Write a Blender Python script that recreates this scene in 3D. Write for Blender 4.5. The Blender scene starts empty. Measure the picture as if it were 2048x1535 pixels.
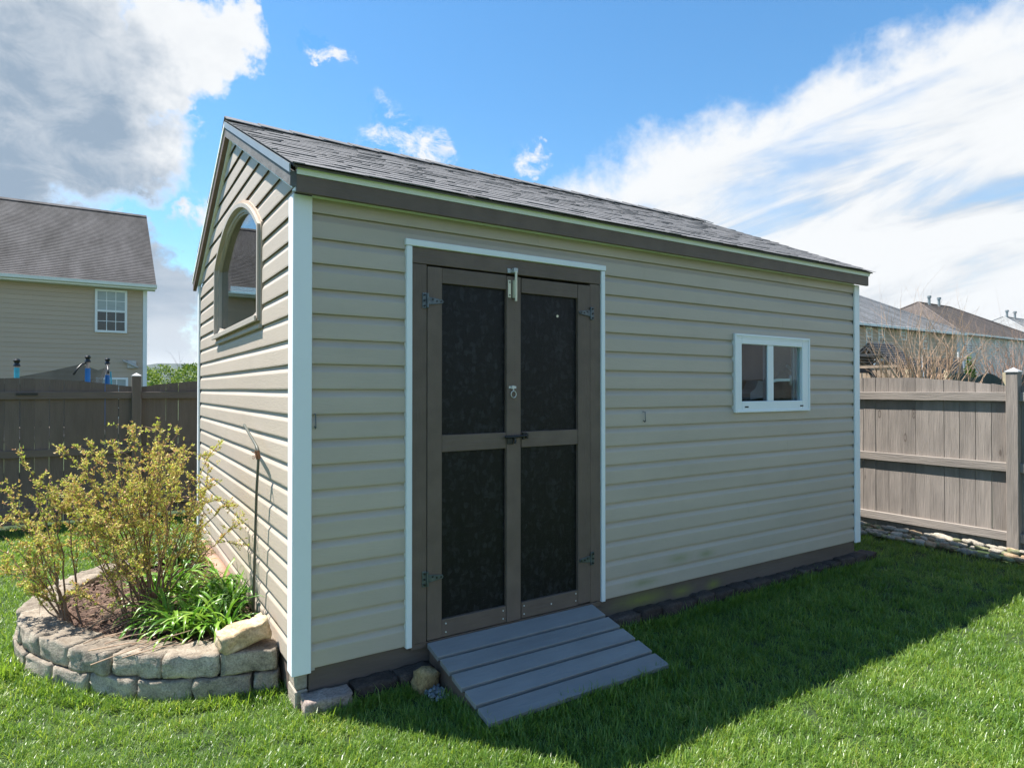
import bpy, bmesh, math, random
import numpy as np
from mathutils import Vector, Matrix, noise as mnoise

random.seed(7)
rng = np.random.default_rng(11)
SC = bpy.context.scene
COL = SC.collection
R = math.radians

# ------------------------------------------------------------------ camera
cd = bpy.data.cameras.new('camera'); cam = bpy.data.objects.new('camera', cd); COL.objects.link(cam)
cam.location = (-0.8154, -3.2384, 1.5888)
cam.rotation_euler = (R(90 + 0.512), 0, R(-32.826))
cd.sensor_width = 36; cd.lens = 1270.43 / 2048 * 36
cd.clip_start = 0.05; cd.clip_end = 8000
SC.camera = cam
CAM = np.array(cam.location)

# ------------------------------------------------------------------ light
SUN_VEC = Vector((-0.36, 0.4226, 1.0)).normalized()        # towards the sun
SUN_EL = math.asin(SUN_VEC.z); SUN_AZ = math.atan2(SUN_VEC.x, SUN_VEC.y)
sd = bpy.data.lights.new('sun', 'SUN'); sd.energy = 4.4; sd.angle = R(0.53); sd.color = (1.0, 0.955, 0.88)
sun = bpy.data.objects.new('sun', sd); COL.objects.link(sun)
sun.rotation_euler = (-SUN_VEC).to_track_quat('-Z', 'Y').to_euler(); sun.location = (-10, 10, 25)

W = bpy.data.worlds.new('World'); SC.world = W; W.use_nodes = True
SKY_STRENGTH = 0.086
EXPO = 1.45


def build_world():
    nt = W.node_tree; N = nt.nodes; L = nt.links
    N.clear()
    out = N.new('ShaderNodeOutputWorld'); bg = N.new('ShaderNodeBackground')
    bg.inputs['Strength'].default_value = SKY_STRENGTH
    L.new(bg.outputs[0], out.inputs[0])
    sky = N.new('ShaderNodeTexSky'); sky.sky_type = 'NISHITA'; sky.sun_disc = False
    sky.sun_elevation = SUN_EL; sky.sun_rotation = SUN_AZ
    sky.altitude = 300; sky.air_density = 1.15; sky.dust_density = 0.25; sky.ozone_density = 3.0
    tc = N.new('ShaderNodeTexCoord')
    d = tc.outputs['Generated']

    def val(x):
        n = N.new('ShaderNodeValue'); n.outputs[0].default_value = x; return n.outputs[0]

    def mth(op, a, b=None, c=None, clamp=False):
        n = N.new('ShaderNodeMath'); n.operation = op; n.use_clamp = clamp
        for i, x in enumerate((a, b, c)):
            if x is None: continue
            if isinstance(x, (int, float)): n.inputs[i].default_value = x
            else: L.new(x, n.inputs[i])
        return n.outputs[0]

    def dot(v, src=d):
        n = N.new('ShaderNodeVectorMath'); n.operation = 'DOT_PRODUCT'
        L.new(src, n.inputs[0]); n.inputs[1].default_value = v; return n.outputs['Value']

    def smooth(x, a, b):
        n = N.new('ShaderNodeMapRange'); n.interpolation_type = 'SMOOTHSTEP'
        L.new(x, n.inputs['Value']); n.inputs['From Min'].default_value = a; n.inputs['From Max'].default_value = b
        return n.outputs['Result']

    def fbm(scale, stretch, detail, rough, off=(0, 0, 0), dist=0.0):
        m = N.new('ShaderNodeMapping'); L.new(d, m.inputs['Vector'])
        m.inputs['Scale'].default_value = stretch; m.inputs['Location'].default_value = off
        n = N.new('ShaderNodeTexNoise'); L.new(m.outputs[0], n.inputs['Vector'])
        n.inputs['Scale'].default_value = scale; n.inputs['Detail'].default_value = detail
        n.inputs['Roughness'].default_value = rough; n.inputs['Distortion'].default_value = dist
        return n.outputs['Fac']

    def warp(scale, amp, src):
        n = N.new('ShaderNodeTexNoise'); L.new(d, n.inputs['Vector']); n.inputs['Scale'].default_value = scale
        n.inputs['Detail'].default_value = 6; n.inputs['Roughness'].default_value = 0.62
        a = N.new('ShaderNodeVectorMath'); a.operation = 'SUBTRACT'; L.new(n.outputs['Color'], a.inputs[0]); a.inputs[1].default_value = (0.5, 0.5, 0.5)
        m = N.new('ShaderNodeVectorMath'); m.operation = 'MULTIPLY_ADD'; L.new(a.outputs[0], m.inputs[0])
        m.inputs[1].default_value = (amp, amp, amp); L.new(src, m.inputs[2])
        u = N.new('ShaderNodeVectorMath'); u.operation = 'NORMALIZE'; L.new(m.outputs[0], u.inputs[0]); return u.outputs[0]

    dw = warp(15.0, 0.11, warp(5.0, 0.16, d))       # billowing outlines

    def cap(c, rdeg, gain):
        c = Vector(c).normalized()
        x = mth('SUBTRACT', dot(tuple(c), dw), math.cos(R(rdeg)))
        return mth('MULTIPLY', x, gain / (1 - math.cos(R(rdeg))))

    nb = fbm(3.4, (1, 1, 1.7), 9, 0.6, (3.1, 1.7, 0.2), 0.15)        # big cloud shapes
    nf = fbm(10.0, (1, 1, 1.4), 10, 0.66, (0.3, 7.7, 1.2), 0.1)        # edge billows
    nw = fbm(2.2, (1, 1, 5.0), 6, 0.55, (5.3, 0.4, 2.2), 0.4)        # flat streaks
    bn = Vector((0.4725, 0.033, -0.8807)).normalized(); b1 = bn.cross(Vector((0.2, 1, 0.1))).normalized(); b2 = bn.cross(b1)
    cx = N.new('ShaderNodeCombineXYZ')                # streaks lying along the edge of the bank
    for i_, (v_, k_) in enumerate(((bn, 5.5), (b1, 1.1), (b2, 1.1))): L.new(mth('MULTIPLY', dot(tuple(v_)), k_), cx.inputs[i_])
    ns = N.new('ShaderNodeTexNoise'); L.new(cx.outputs[0], ns.inputs['Vector']); ns.inputs['Scale'].default_value = 3.0
    ns.inputs['Detail'].default_value = 8; ns.inputs['Roughness'].default_value = 0.58; ns.inputs['Distortion'].default_value = 0.5
    nsf = ns.outputs['Fac']
    edge = mth('ADD', mth('MULTIPLY', mth('SUBTRACT', nb, 0.5), 2.0), mth('MULTIPLY', mth('SUBTRACT', nf, 0.5), 1.5))
    # bank covering the right-hand sky below a long sloping edge
    bank = mth('MULTIPLY', mth('SUBTRACT', dot((0.4725, 0.033, -0.8807), dw), 0.0), 4.2)
    bank = mth('ADD', bank, mth('MULTIPLY', edge, 0.20))
    # grey cumulus high on the left with a white head, a low white cumulus under it
    big = None
    for c_, r_, g_ in (((-0.081, 0.919, 0.386), 10.8, 1.0),
                       ((0.033, 0.919, 0.393), 4.3, 0.8),
                       ((0.104, 0.899, 0.426), 3.9, 0.7),
                       ((0.155, 0.884, 0.441), 2.8, 0.6),
                       ((0.075, 0.922, 0.38), 2.2, 0.5),
                       ((-0.093, 0.956, 0.279), 4.6, 0.7),
                       ((-0.051, 0.985, 0.164), 5.2, 0.7),
                       ((0.025, 0.987, 0.156), 4.2, 0.7),
                       ((0.078, 0.99, 0.117), 4.3, 0.7),
                       ((0.026, 0.999, 0.04), 6.0, 0.8)):
        cp = cap(c_, r_, g_)
        big = cp if big is None else mth('MAXIMUM', big, cp)
    nx = fbm(16.0, (1, 1, 1.6), 9, 0.68, (2.2, 4.1, 0.9), 0.5)
    bt = None
    for c_, r_ in (((0.034, 0.953, 0.301), 2.4), ((0.354, 0.861, 0.365), 3.0), ((0.41, 0.844, 0.345), 2.0), ((0.258, 0.855, 0.451), 1.0), ((0.529, 0.771, 0.354), 1.6), ((0.099, 0.934, 0.344), 0.9), ((0.112, 0.963, 0.247), 2.2)):
        cp = cap(c_, r_, 0.4)
        bt = cp if bt is None else mth('MAXIMUM', bt, cp)
    bits = mth('MULTIPLY', smooth(bt, -0.10, 0.30), mth('MULTIPLY', mth('SUBTRACT', mth('ADD', nx, mth('MULTIPLY', nf, 0.5)), 0.70), 2.0))
    left = big
    left = mth('ADD', left, mth('MULTIPLY', edge, 0.34))
    left = mth('MAXIMUM', left, bits)
    # fair-weather scraps over the rest of the sky
    scraps = mth('ADD', mth('MULTIPLY', mth('SUBTRACT', nb, 0.56), 3.0), mth('MULTIPLY', mth('SUBTRACT', nf, 0.58), 1.6))
    rear = mth('MULTIPLY', dot((0.0, -1.0, 0.0)), 0.9)                # unseen cloud behind the camera, added as soft fill for shaded front and lawn
    scraps = mth('ADD', scraps, mth('SUBTRACT', rear, 0.42))
    low = mth('MULTIPLY', mth('SUBTRACT', 0.10, dot((0, 0, 1))), 4.0)  # towards the horizon the layers close up
    scraps = mth('MAXIMUM', scraps, mth('ADD', low, mth('MULTIPLY', edge, 0.5)))
    a_left = smooth(left, -0.05, 0.38)
    a_bank = mth('MULTIPLY', smooth(bank, 0.0, 0.32), mth('ADD', 0.40, mth('MULTIPLY', smooth(mth('ADD', mth('MULTIPLY', nsf, 0.75), mth('MULTIPLY', nb, 0.5)), 0.42, 0.62), 0.60)))
    a_scr = mth('MULTIPLY', smooth(scraps, 0.0, 0.6), 0.8)
    alpha = mth('MAXIMUM', mth('MAXIMUM', a_left, a_bank), a_scr)
    # thick parts go grey
    dg = warp(9.0, 0.22, warp(3.0, 0.42, d))        # loose, ragged undersides

    def cap0(c, rdeg, gain):
        x = mth('SUBTRACT', dot(tuple(Vector(c).normalized()), dg), math.cos(R(rdeg)))
        return mth('MULTIPLY', x, gain / (1 - math.cos(R(rdeg))))

    g1 = smooth(mth('ADD', mth('MAXIMUM', cap0((-0.073, 0.931, 0.358), 11.0, 1.0), cap0((-0.094, 0.959, 0.268), 6.5, 0.8)), mth('MULTIPLY', mth('SUBTRACT', nb, 0.5), 1.2)), -0.1, 0.9)
    thick = smooth(mth('ADD', left, mth('MULTIPLY', mth('SUBTRACT', nf, 0.5), 2.4)), 0.10, 1.25)
    grey = mth('MULTIPLY', mth('MULTIPLY', g1, smooth(left, 0.0, 0.4)), mth('ADD', 0.58, mth('MULTIPLY', smooth(mth('ADD', mth('MULTIPLY', nb, 0.6), mth('MULTIPLY', nx, 0.4)), 0.38, 0.62), 0.52)))
    streak = mth('MULTIPLY', smooth(mth('ADD', mth('MULTIPLY', nsf, -1.0), 1.0), 0.42, 0.66), 0.50)
    lx = mth('SUBTRACT', dot(tuple(Vector((0.054, 0.994, 0.095)).normalized())), math.cos(R(9.5)))
    lowgrey = mth('MULTIPLY', smooth(lx, 0.0, 0.009), mth('ADD', 0.45, mth('MULTIPLY', smooth(mth('ADD', mth('MULTIPLY', nw, 0.6), mth('MULTIPLY', nb, 0.4)), 0.40, 0.60), 0.50)))
    lowgrey = mth('MULTIPLY', lowgrey, smooth(dot((0, 0, 1)), 0.018, 0.060))
    grey = mth('MAXIMUM', mth('MAXIMUM', grey, mth('MULTIPLY', streak, smooth(bank, 0.25, 1.0))), mth('MAXIMUM', lowgrey, mth('MULTIPLY', thick, 0.16)))
    S = 1.0 / SKY_STRENGTH / 2 ** EXPO
    cc = N.new('ShaderNodeMixRGB'); L.new(grey, cc.inputs['Fac'])
    cc.inputs[1].default_value = (0.95 * S, 0.97 * S, 0.99 * S, 1)
    cc.inputs[2].default_value = (0.33 * S, 0.43 * S, 0.55 * S, 1)
    hs = N.new('ShaderNodeHueSaturation'); L.new(sky.outputs[0], hs.inputs['Color'])
    hs.inputs['Saturation'].default_value = 1.28; hs.inputs['Value'].default_value = 0.86; hs.inputs['Hue'].default_value = 0.494
    mx = N.new('ShaderNodeMixRGB'); L.new(alpha, mx.inputs['Fac'])
    L.new(hs.outputs[0], mx.inputs[1]); L.new(cc.outputs[0], mx.inputs[2])
    L.new(mx.outputs[0], bg.inputs['Color'])


build_world()
SC.view_settings.view_transform = 'Standard'; SC.view_settings.look = 'None'
SC.view_settings.exposure = EXPO; SC.view_settings.gamma = 1.0; SC.view_settings.use_curve_mapping = False
try:
    SC.cycles.use_denoising = True
    SC.cycles.max_bounces = 8; SC.cycles.transparent_max_bounces = 16
    SC.cycles.sample_clamp_indirect = 6
except Exception:
    pass


# ------------------------------------------------------------------ materials
def newmat(name):
    m = bpy.data.materials.new(name); m.use_nodes = True
    nt = m.node_tree; nt.nodes.clear()
    out = nt.nodes.new('ShaderNodeOutputMaterial'); b = nt.nodes.new('ShaderNodeBsdfPrincipled')
    nt.links.new(b.outputs[0], out.inputs['Surface'])
    return m, nt, b, out


def nmath(nt, op, a, b, clamp=False):
    n = nt.nodes.new('ShaderNodeMath'); n.operation = op; n.use_clamp = clamp
    for i, x in enumerate((a, b)):
        if isinstance(x, (int, float)): n.inputs[i].default_value = x
        else: nt.links.new(x, n.inputs[i])
    return n.outputs[0]


def coords(nt, stretch=(1, 1, 1), rand=True, src='Object'):
    tc = nt.nodes.new('ShaderNodeTexCoord'); mp = nt.nodes.new('ShaderNodeMapping')
    nt.links.new(tc.outputs[src], mp.inputs['Vector']); mp.inputs['Scale'].default_value = stretch
    if rand:
        oi = nt.nodes.new('ShaderNodeObjectInfo')
        c = nt.nodes.new('ShaderNodeCombineXYZ')
        v = nmath(nt, 'MULTIPLY', oi.outputs['Random'], 37.0)
        for i in range(3): nt.links.new(v, c.inputs[i])
        nt.links.new(c.outputs[0], mp.inputs['Location'])
    return mp.outputs[0]


def noise(nt, vec, scale, detail=5, rough=0.55, dist=0.0):
    n = nt.nodes.new('ShaderNodeTexNoise'); nt.links.new(vec, n.inputs['Vector'])
    n.inputs['Scale'].default_value = scale; n.inputs['Detail'].default_value = detail
    n.inputs['Roughness'].default_value = rough; n.inputs['Distortion'].default_value = dist
    return n.outputs['Fac']


def ramp(nt, fac, stops):
    r = nt.nodes.new('ShaderNodeValToRGB'); nt.links.new(fac, r.inputs[0])
    e = r.color_ramp.elements
    while len(e) < len(stops): e.new(0.5)
    for i, (p, c) in enumerate(stops):
        e[i].position = p; e[i].color = (*c[:3], 1)
    return r.outputs[0]


def mixc(nt, fac, a, b, mode='MIX'):
    n = nt.nodes.new('ShaderNodeMixRGB'); n.blend_type = mode
    for i, x in enumerate((fac, a, b)):
        if isinstance(x, (int, float)): n.inputs[i].default_value = x
        elif isinstance(x, tuple): n.inputs[i].default_value = (*x[:3], 1)
        else: nt.links.new(x, n.inputs[i])
    return n.outputs[0]


def bump(nt, b, h, strength, dist=0.01):
    n = nt.nodes.new('ShaderNodeBump'); nt.links.new(h, n.inputs['Height'])
    n.inputs['Strength'].default_value = strength; n.inputs['Distance'].default_value = dist
    nt.links.new(n.outputs[0], b.inputs['Normal'])


def sc3(c, k): return tuple(min(1.0, x * k) for x in c)


def M(name, col, rough=0.6, var=0.18, scale=6, stretch=(1, 1, 1), bmp=0.15, bscale=60, bstretch=None, rnd=0.0,
      col2=None, metal=0.0, spec=0.5, dirt=0.0, dirtcol=(0.06, 0.05, 0.035), bdist=0.01):
    """Painted / plain material: colour mottled by noise, fine relief, per-piece tone, patches of dirt."""
    m, nt, b, out = newmat(name)
    v = coords(nt, stretch)
    f = noise(nt, v, scale)
    c = ramp(nt, f, [(0.25, sc3(col, 1 - var)), (0.75, sc3(col2 or col, 1 + var))])
    if dirt:
        dn = noise(nt, coords(nt, (1, 1, 1)), scale * 0.45 + 1.3, 7, 0.7)
        dm = nt.nodes.new('ShaderNodeMapRange'); nt.links.new(dn, dm.inputs['Value'])
        dm.inputs['From Min'].default_value = 0.5; dm.inputs['From Max'].default_value = 0.78
        c = mixc(nt, nmath(nt, 'MULTIPLY', dm.outputs[0], dirt), c, dirtcol)
    if rnd:
        oi = nt.nodes.new('ShaderNodeObjectInfo')
        k = nmath(nt, 'ADD', nmath(nt, 'MULTIPLY', oi.outputs['Random'], 2 * rnd), 1 - rnd)
        g = nt.nodes.new('ShaderNodeCombineXYZ')
        for i in range(3): nt.links.new(k, g.inputs[i])
        c = mixc(nt, 1.0, c, g.outputs[0], 'MULTIPLY')
    nt.links.new(c, b.inputs['Base Color'])
    b.inputs['Roughness'].default_value = rough; b.inputs['Metallic'].default_value = metal
    b.inputs['Specular IOR Level'].default_value = spec
    if bmp:
        bump(nt, b, noise(nt, coords(nt, bstretch or stretch), bscale, 4), bmp, bdist)
    return m


def leafmat(name, cols, rough=0.5, transl=0.35, scale=3.0):
    """Leaf: colour chosen per face island by a coarse position noise, with light coming through."""
    m, nt, b, out = newmat(name)
    v = coords(nt, rand=True)
    g = nt.nodes.new('ShaderNodeNewGeometry')
    f = nmath(nt, 'ADD', nmath(nt, 'MULTIPLY', g.outputs['Random Per Island'], 0.75), nmath(nt, 'MULTIPLY', noise(nt, v, scale), 0.45))
    f = nmath(nt, 'SUBTRACT', f, 0.1, True)
    n = len(cols)
    c = ramp(nt, f, [((i + 0.3) / n, cc) for i, cc in enumerate(cols)])
    nt.links.new(c, b.inputs['Base Color']); b.inputs['Roughness'].default_value = rough
    b.inputs['Specular IOR Level'].default_value = 0.35
    t = nt.nodes.new('ShaderNodeBsdfTranslucent'); nt.links.new(mixc(nt, 0.6, c, sc3((1.0, 1.1, 0.5), 1), 'MULTIPLY'), t.inputs['Color'])
    ms = nt.nodes.new('ShaderNodeMixShader'); ms.inputs[0].default_value = transl
    nt.links.new(b.outputs[0], ms.inputs[1]); nt.links.new(t.outputs[0], ms.inputs[2])
    nt.links.new(ms.outputs[0], out.inputs['Surface'])
    return m


def glassmat(name, tint=(0.9, 0.95, 0.95), ior=1.5, through=1.0):
    m, nt, b, out = newmat(name)
    nt.nodes.remove(b)
    tr = nt.nodes.new('ShaderNodeBsdfTransparent'); tr.inputs[0].default_value = (*sc3(tint, through), 1)
    gl = nt.nodes.new('ShaderNodeBsdfGlossy'); gl.inputs['Roughness'].default_value = 0.015
    lw = nt.nodes.new('ShaderNodeLayerWeight'); lw.inputs['Blend'].default_value = 0.5
    r0 = ((ior - 1) / (ior + 1)) ** 2
    k = nmath(nt, 'ADD', nmath(nt, 'MULTIPLY', nmath(nt, 'POWER', lw.outputs['Facing'], 5.0), 1 - r0), r0)
    # gentle waviness of the pane
    bp = nt.nodes.new('ShaderNodeBump'); bp.inputs['Strength'].default_value = 0.02; bp.inputs['Distance'].default_value = 0.02
    nt.links.new(noise(nt, coords(nt, rand=False), 3.0, 2), bp.inputs['Height']); nt.links.new(bp.outputs[0], gl.inputs['Normal'])
    ms = nt.nodes.new('ShaderNodeMixShader')
    nt.links.new(k, ms.inputs[0]); nt.links.new(tr.outputs[0], ms.inputs[1]); nt.links.new(gl.outputs[0], ms.inputs[2])
    nt.links.new(ms.outputs[0], out.inputs['Surface'])
    return m


def stainmat(m, spots, col, amount=0.7):
    """Algae / moss blotches of their own shape at given places (object coordinates) on top of a material."""
    nt = m.node_tree; b = [n for n in nt.nodes if n.type == 'BSDF_PRINCIPLED'][0]
    src = b.inputs['Base Color'].links[0].from_socket
    tc = nt.nodes.new('ShaderNodeTexCoord'); tot = None
    for (p, rad) in spots:
        mp = nt.nodes.new('ShaderNodeMapping'); nt.links.new(tc.outputs['Object'], mp.inputs['Vector'])
        mp.inputs['Location'].default_value = tuple(-a / r for a, r in zip(p, rad)); mp.inputs['Scale'].default_value = tuple(1 / r for r in rad)
        ln = nt.nodes.new('ShaderNodeVectorMath'); ln.operation = 'LENGTH'; nt.links.new(mp.outputs[0], ln.inputs[0])
        s = nmath(nt, 'SUBTRACT', 1.0, ln.outputs['Value'], True)
        tot = s if tot is None else nmath(nt, 'MAXIMUM', tot, s)
    nz = noise(nt, coords(nt, rand=False), 14, 7, 0.7)
    k = nmath(nt, 'MULTIPLY', nmath(nt, 'ADD', tot, nmath(nt, 'SUBTRACT', nz, 0.55)), tot)
    k = nmath(nt, 'MULTIPLY', k, amount * 3.0, True)
    nt.links.new(mixc(nt, k, src, col), b.inputs['Base Color'])
    return m


MAT = {}
MAT['siding'] = stainmat(M('siding_vinyl', (0.485, 0.408, 0.335), 0.5, 0.07, 2.2, (0.35, 0.35, 2.5), 0.16, 150, (0.10, 0.10, 1), 0.03, dirt=0.16,
                  dirtcol=(0.22, 0.21, 0.16)),
                  [((2.70, 0, 0.37), (0.22, 0.3, 0.07)), ((3.0, 0, 0.36), (0.18, 0.3, 0.06)), ((2.35, 0, 0.25), (0.3, 0.3, 0.06))], (0.27, 0.27, 0.14), 0.30)
MAT['white'] = M('white_trim', (0.80, 0.82, 0.83), 0.45, 0.04, 3, (1, 1, 0.3), 0.03, 120, None, 0.02, dirt=0.12, dirtcol=(0.5, 0.5, 0.44))
MAT['brown'] = M('brown_paint_wood', (0.142, 0.098, 0.075), 0.62, 0.16, 9, (1, 1, 1), 0.35, 70, (1, 1, 0.16), 0.06, dirt=0.12, dirtcol=(0.16, 0.14, 0.12))
MAT['brown_h'] = M('brown_paint_wood_level', (0.142, 0.098, 0.075), 0.62, 0.16, 9, (1, 1, 1), 0.35, 70, (0.12, 1, 1), 0.06, dirt=0.12, dirtcol=(0.16, 0.14, 0.12))
MAT['skirt'] = stainmat(M('brown_skirt_board', (0.130, 0.096, 0.078), 0.7, 0.2, 5, (0.4, 1, 2), 0.3, 60, (0.15, 1, 1), 0.05, dirt=0.35, dirtcol=(0.15, 0.13, 0.11)),
                 [((2.35, 0, 0.13), (0.5, 0.4, 0.10)), ((2.75, 0, 0.12), (0.2, 0.4, 0.08)), ((3.1, 0, 0.11), (0.15, 0.4, 0.08))], (0.18, 0.18, 0.05), 0.42)
MAT['rakegrey'] = M('weathered_grey_board', (0.125, 0.122, 0.12), 0.7, 0.3, 12, (1, 1, 1), 0.4, 50, None, 0.03, dirt=0.3, dirtcol=(0.3, 0.3, 0.29))
MAT['drip'] = M('drip_edge_metal', (0.27, 0.30, 0.31), 0.38, 0.10, 4, (1, 1, 1), 0.06, 40, None, 0, metal=0.35)
MAT['tanframe'] = M('tan_window_frame', (0.40, 0.36, 0.31), 0.5, 0.07, 5, (1, 1, 1), 0.06, 80, None, 0.02)
MAT['caulk'] = M('pinkish_caulk', (0.50, 0.38, 0.29), 0.8, 0.2, 20, (1, 1, 1), 0.4, 60)
MAT['hinge'] = M('galvanised_steel', (0.11, 0.13, 0.14), 0.4, 0.35, 30, (1, 1, 1), 0.2, 90, None, 0.1, metal=0.6, dirt=0.5, dirtcol=(0.02, 0.02, 0.025))
MAT['brass'] = M('pale_zinc_bolt', (0.62, 0.58, 0.44), 0.35, 0.12, 12, (1, 1, 1), 0.05, 60, None, 0.05, metal=0.4)
MAT['blackmetal'] = M('black_metal', (0.012, 0.012, 0.013), 0.4, 0.3, 20, (1, 1, 1), 0.1, 60)
MAT['darkhole'] = M('dark_hole', (0.01, 0.01, 0.01), 0.8, 0.1, 20)
MAT['screw'] = M('screw_head', (0.6, 0.6, 0.58), 0.4, 0.1, 20, metal=0.3)
MAT['glass'] = glassmat('clear_glass', (0.82, 0.88, 0.88), 1.52)
MAT['dblglass'] = glassmat('double_glazing', (0.70, 0.74, 0.74), 1.9)
MAT['screenglass'] = glassmat('screened_glass', (0.62, 0.65, 0.68), 1.5)
MAT['ramp'] = M('grey_deck_paint', (0.245, 0.240, 0.238), 0.55, 0.14, 5, (0.5, 2, 1), 0.3, 90, (0.08, 1, 1), 0.07, dirt=0.35, dirtcol=(0.32, 0.31, 0.29))
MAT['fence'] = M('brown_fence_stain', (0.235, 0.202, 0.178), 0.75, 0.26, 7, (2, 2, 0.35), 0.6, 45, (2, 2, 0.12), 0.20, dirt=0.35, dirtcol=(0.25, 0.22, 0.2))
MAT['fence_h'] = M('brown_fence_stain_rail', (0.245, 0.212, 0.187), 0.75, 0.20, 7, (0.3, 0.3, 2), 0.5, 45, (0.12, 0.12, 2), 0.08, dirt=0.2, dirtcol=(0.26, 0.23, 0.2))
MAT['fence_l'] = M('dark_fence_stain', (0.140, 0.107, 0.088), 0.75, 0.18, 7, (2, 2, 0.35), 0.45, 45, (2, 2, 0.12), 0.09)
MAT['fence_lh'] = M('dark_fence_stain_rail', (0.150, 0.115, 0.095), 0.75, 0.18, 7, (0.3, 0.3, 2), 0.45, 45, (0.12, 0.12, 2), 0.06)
MAT['cap'] = M('pale_post_cap', (0.45, 0.45, 0.45), 0.4, 0.08, 8, metal=0.2)
MAT['soil'] = M('bark_mulch', (0.085, 0.048, 0.032), 0.95, 0.55, 45, (1, 1, 1), 0.9, 70, bdist=0.02)
MAT['chip'] = M('bark_chip', (0.13, 0.075, 0.05), 0.9, 0.4, 8, (1, 1, 1), 0.4, 60, None, 0.2, dirt=0.4, dirtcol=(0.28, 0.22, 0.17))
MAT['terracotta'] = M('faded_red_timber', (0.34, 0.19, 0.13), 0.85, 0.25, 14, (1, 1, 1), 0.4, 40, dirt=0.5, dirtcol=(0.3, 0.25, 0.2))
MAT['oldwood'] = M('bare_grey_timber', (0.30, 0.26, 0.21), 0.8, 0.25, 14, (4, 0.6, 6), 0.7, 30, (3, 0.5, 6), 0.1)
MAT['rod'] = M('dull_green_steel', (0.075, 0.080, 0.062), 0.5, 0.25, 30, (1, 1, 0.3), 0.2, 60)
MAT['twine'] = M('rusty_twig', (0.22, 0.10, 0.05), 0.8, 0.3, 20)


def knots(m, amt=0.6):
    nt = m.node_tree; b = [n for n in nt.nodes if n.type == 'BSDF_PRINCIPLED'][0]
    src = b.inputs['Base Color'].links[0].from_socket
    v = coords(nt, (5.5, 5.5, 1.9)); vo = nt.nodes.new('ShaderNodeTexVoronoi'); nt.links.new(v, vo.inputs['Vector']); vo.inputs['Scale'].default_value = 1.0
    mr = nt.nodes.new('ShaderNodeMapRange'); nt.links.new(vo.outputs['Distance'], mr.inputs['Value']); mr.interpolation_type = 'SMOOTHSTEP'
    mr.inputs['From Min'].default_value = 0.17; mr.inputs['From Max'].default_value = 0.07
    w = nmath(nt, 'MULTIPLY', nmath(nt, 'ADD', nmath(nt, 'SINE', nmath(nt, 'MULTIPLY', vo.outputs['Distance'], 90.0), 0.0), 1.2), 0.5)
    nt.links.new(mixc(nt, nmath(nt, 'MULTIPLY', nmath(nt, 'MULTIPLY', mr.outputs[0], w), amt, True), src, (0.07, 0.052, 0.043)), b.inputs['Base Color'])


def osb():
    m, nt, b, out = newmat('black_painted_strand_board')
    v = coords(nt, (1, 1, 1)); nz = nt.nodes.new('ShaderNodeTexNoise'); nt.links.new(v, nz.inputs['Vector'])
    nz.inputs['Scale'].default_value = 9; nz.inputs['Detail'].default_value = 3
    w = nt.nodes.new('ShaderNodeVectorMath'); w.operation = 'SCALE'; nt.links.new(nz.outputs['Color'], w.inputs[0]); w.inputs['Scale'].default_value = 0.05
    a = nt.nodes.new('ShaderNodeVectorMath'); a.operation = 'ADD'; nt.links.new(v, a.inputs[0]); nt.links.new(w.outputs[0], a.inputs[1])
    hs = []
    for st in ((62, 1, 16), (22, 1, 54), (42, 1, 30)):
        mp = nt.nodes.new('ShaderNodeMapping'); nt.links.new(a.outputs[0], mp.inputs['Vector']); mp.inputs['Scale'].default_value = st
        mp.inputs['Rotation'].default_value = (0, 0.6 * len(hs), 0)
        vo = nt.nodes.new('ShaderNodeTexVoronoi'); nt.links.new(mp.outputs[0], vo.inputs['Vector']); vo.inputs['Scale'].default_value = 1.0
        hs.append(vo.outputs['Color'])
    h = mixc(nt, 0.5, mixc(nt, 0.5, hs[0], hs[1]), hs[2])
    bw = nt.nodes.new('ShaderNodeRGBToBW'); nt.links.new(h, bw.inputs[0])
    c = ramp(nt, bw.outputs[0], [(0.3, (0.003, 0.003, 0.0035)), (0.55, (0.005, 0.0052, 0.0057)), (0.80, (0.021, 0.022, 0.0245))])
    # bare chips where the paint has flaked
    sp = noise(nt, coords(nt, (30, 30, 14)), 2.2, 4, 0.6)
    mr = nt.nodes.new('ShaderNodeMapRange'); nt.links.new(sp, mr.inputs['Value']); mr.inputs['From Min'].default_value = 0.765; mr.inputs['From Max'].default_value = 0.79
    c = mixc(nt, mr.outputs[0], c, (0.45, 0.42, 0.36))
    nt.links.new(c, b.inputs['Base Color'])
    b.inputs['Roughness'].default_value = 0.45; b.inputs['Specular IOR Level'].default_value = 0.28
    bump(nt, b, bw.outputs[0], 0.9, 0.008)
    return m


MAT['osb'] = osb()
knots(MAT['fence'], 0.75); knots(MAT['fence_l'], 0.35)


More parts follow.
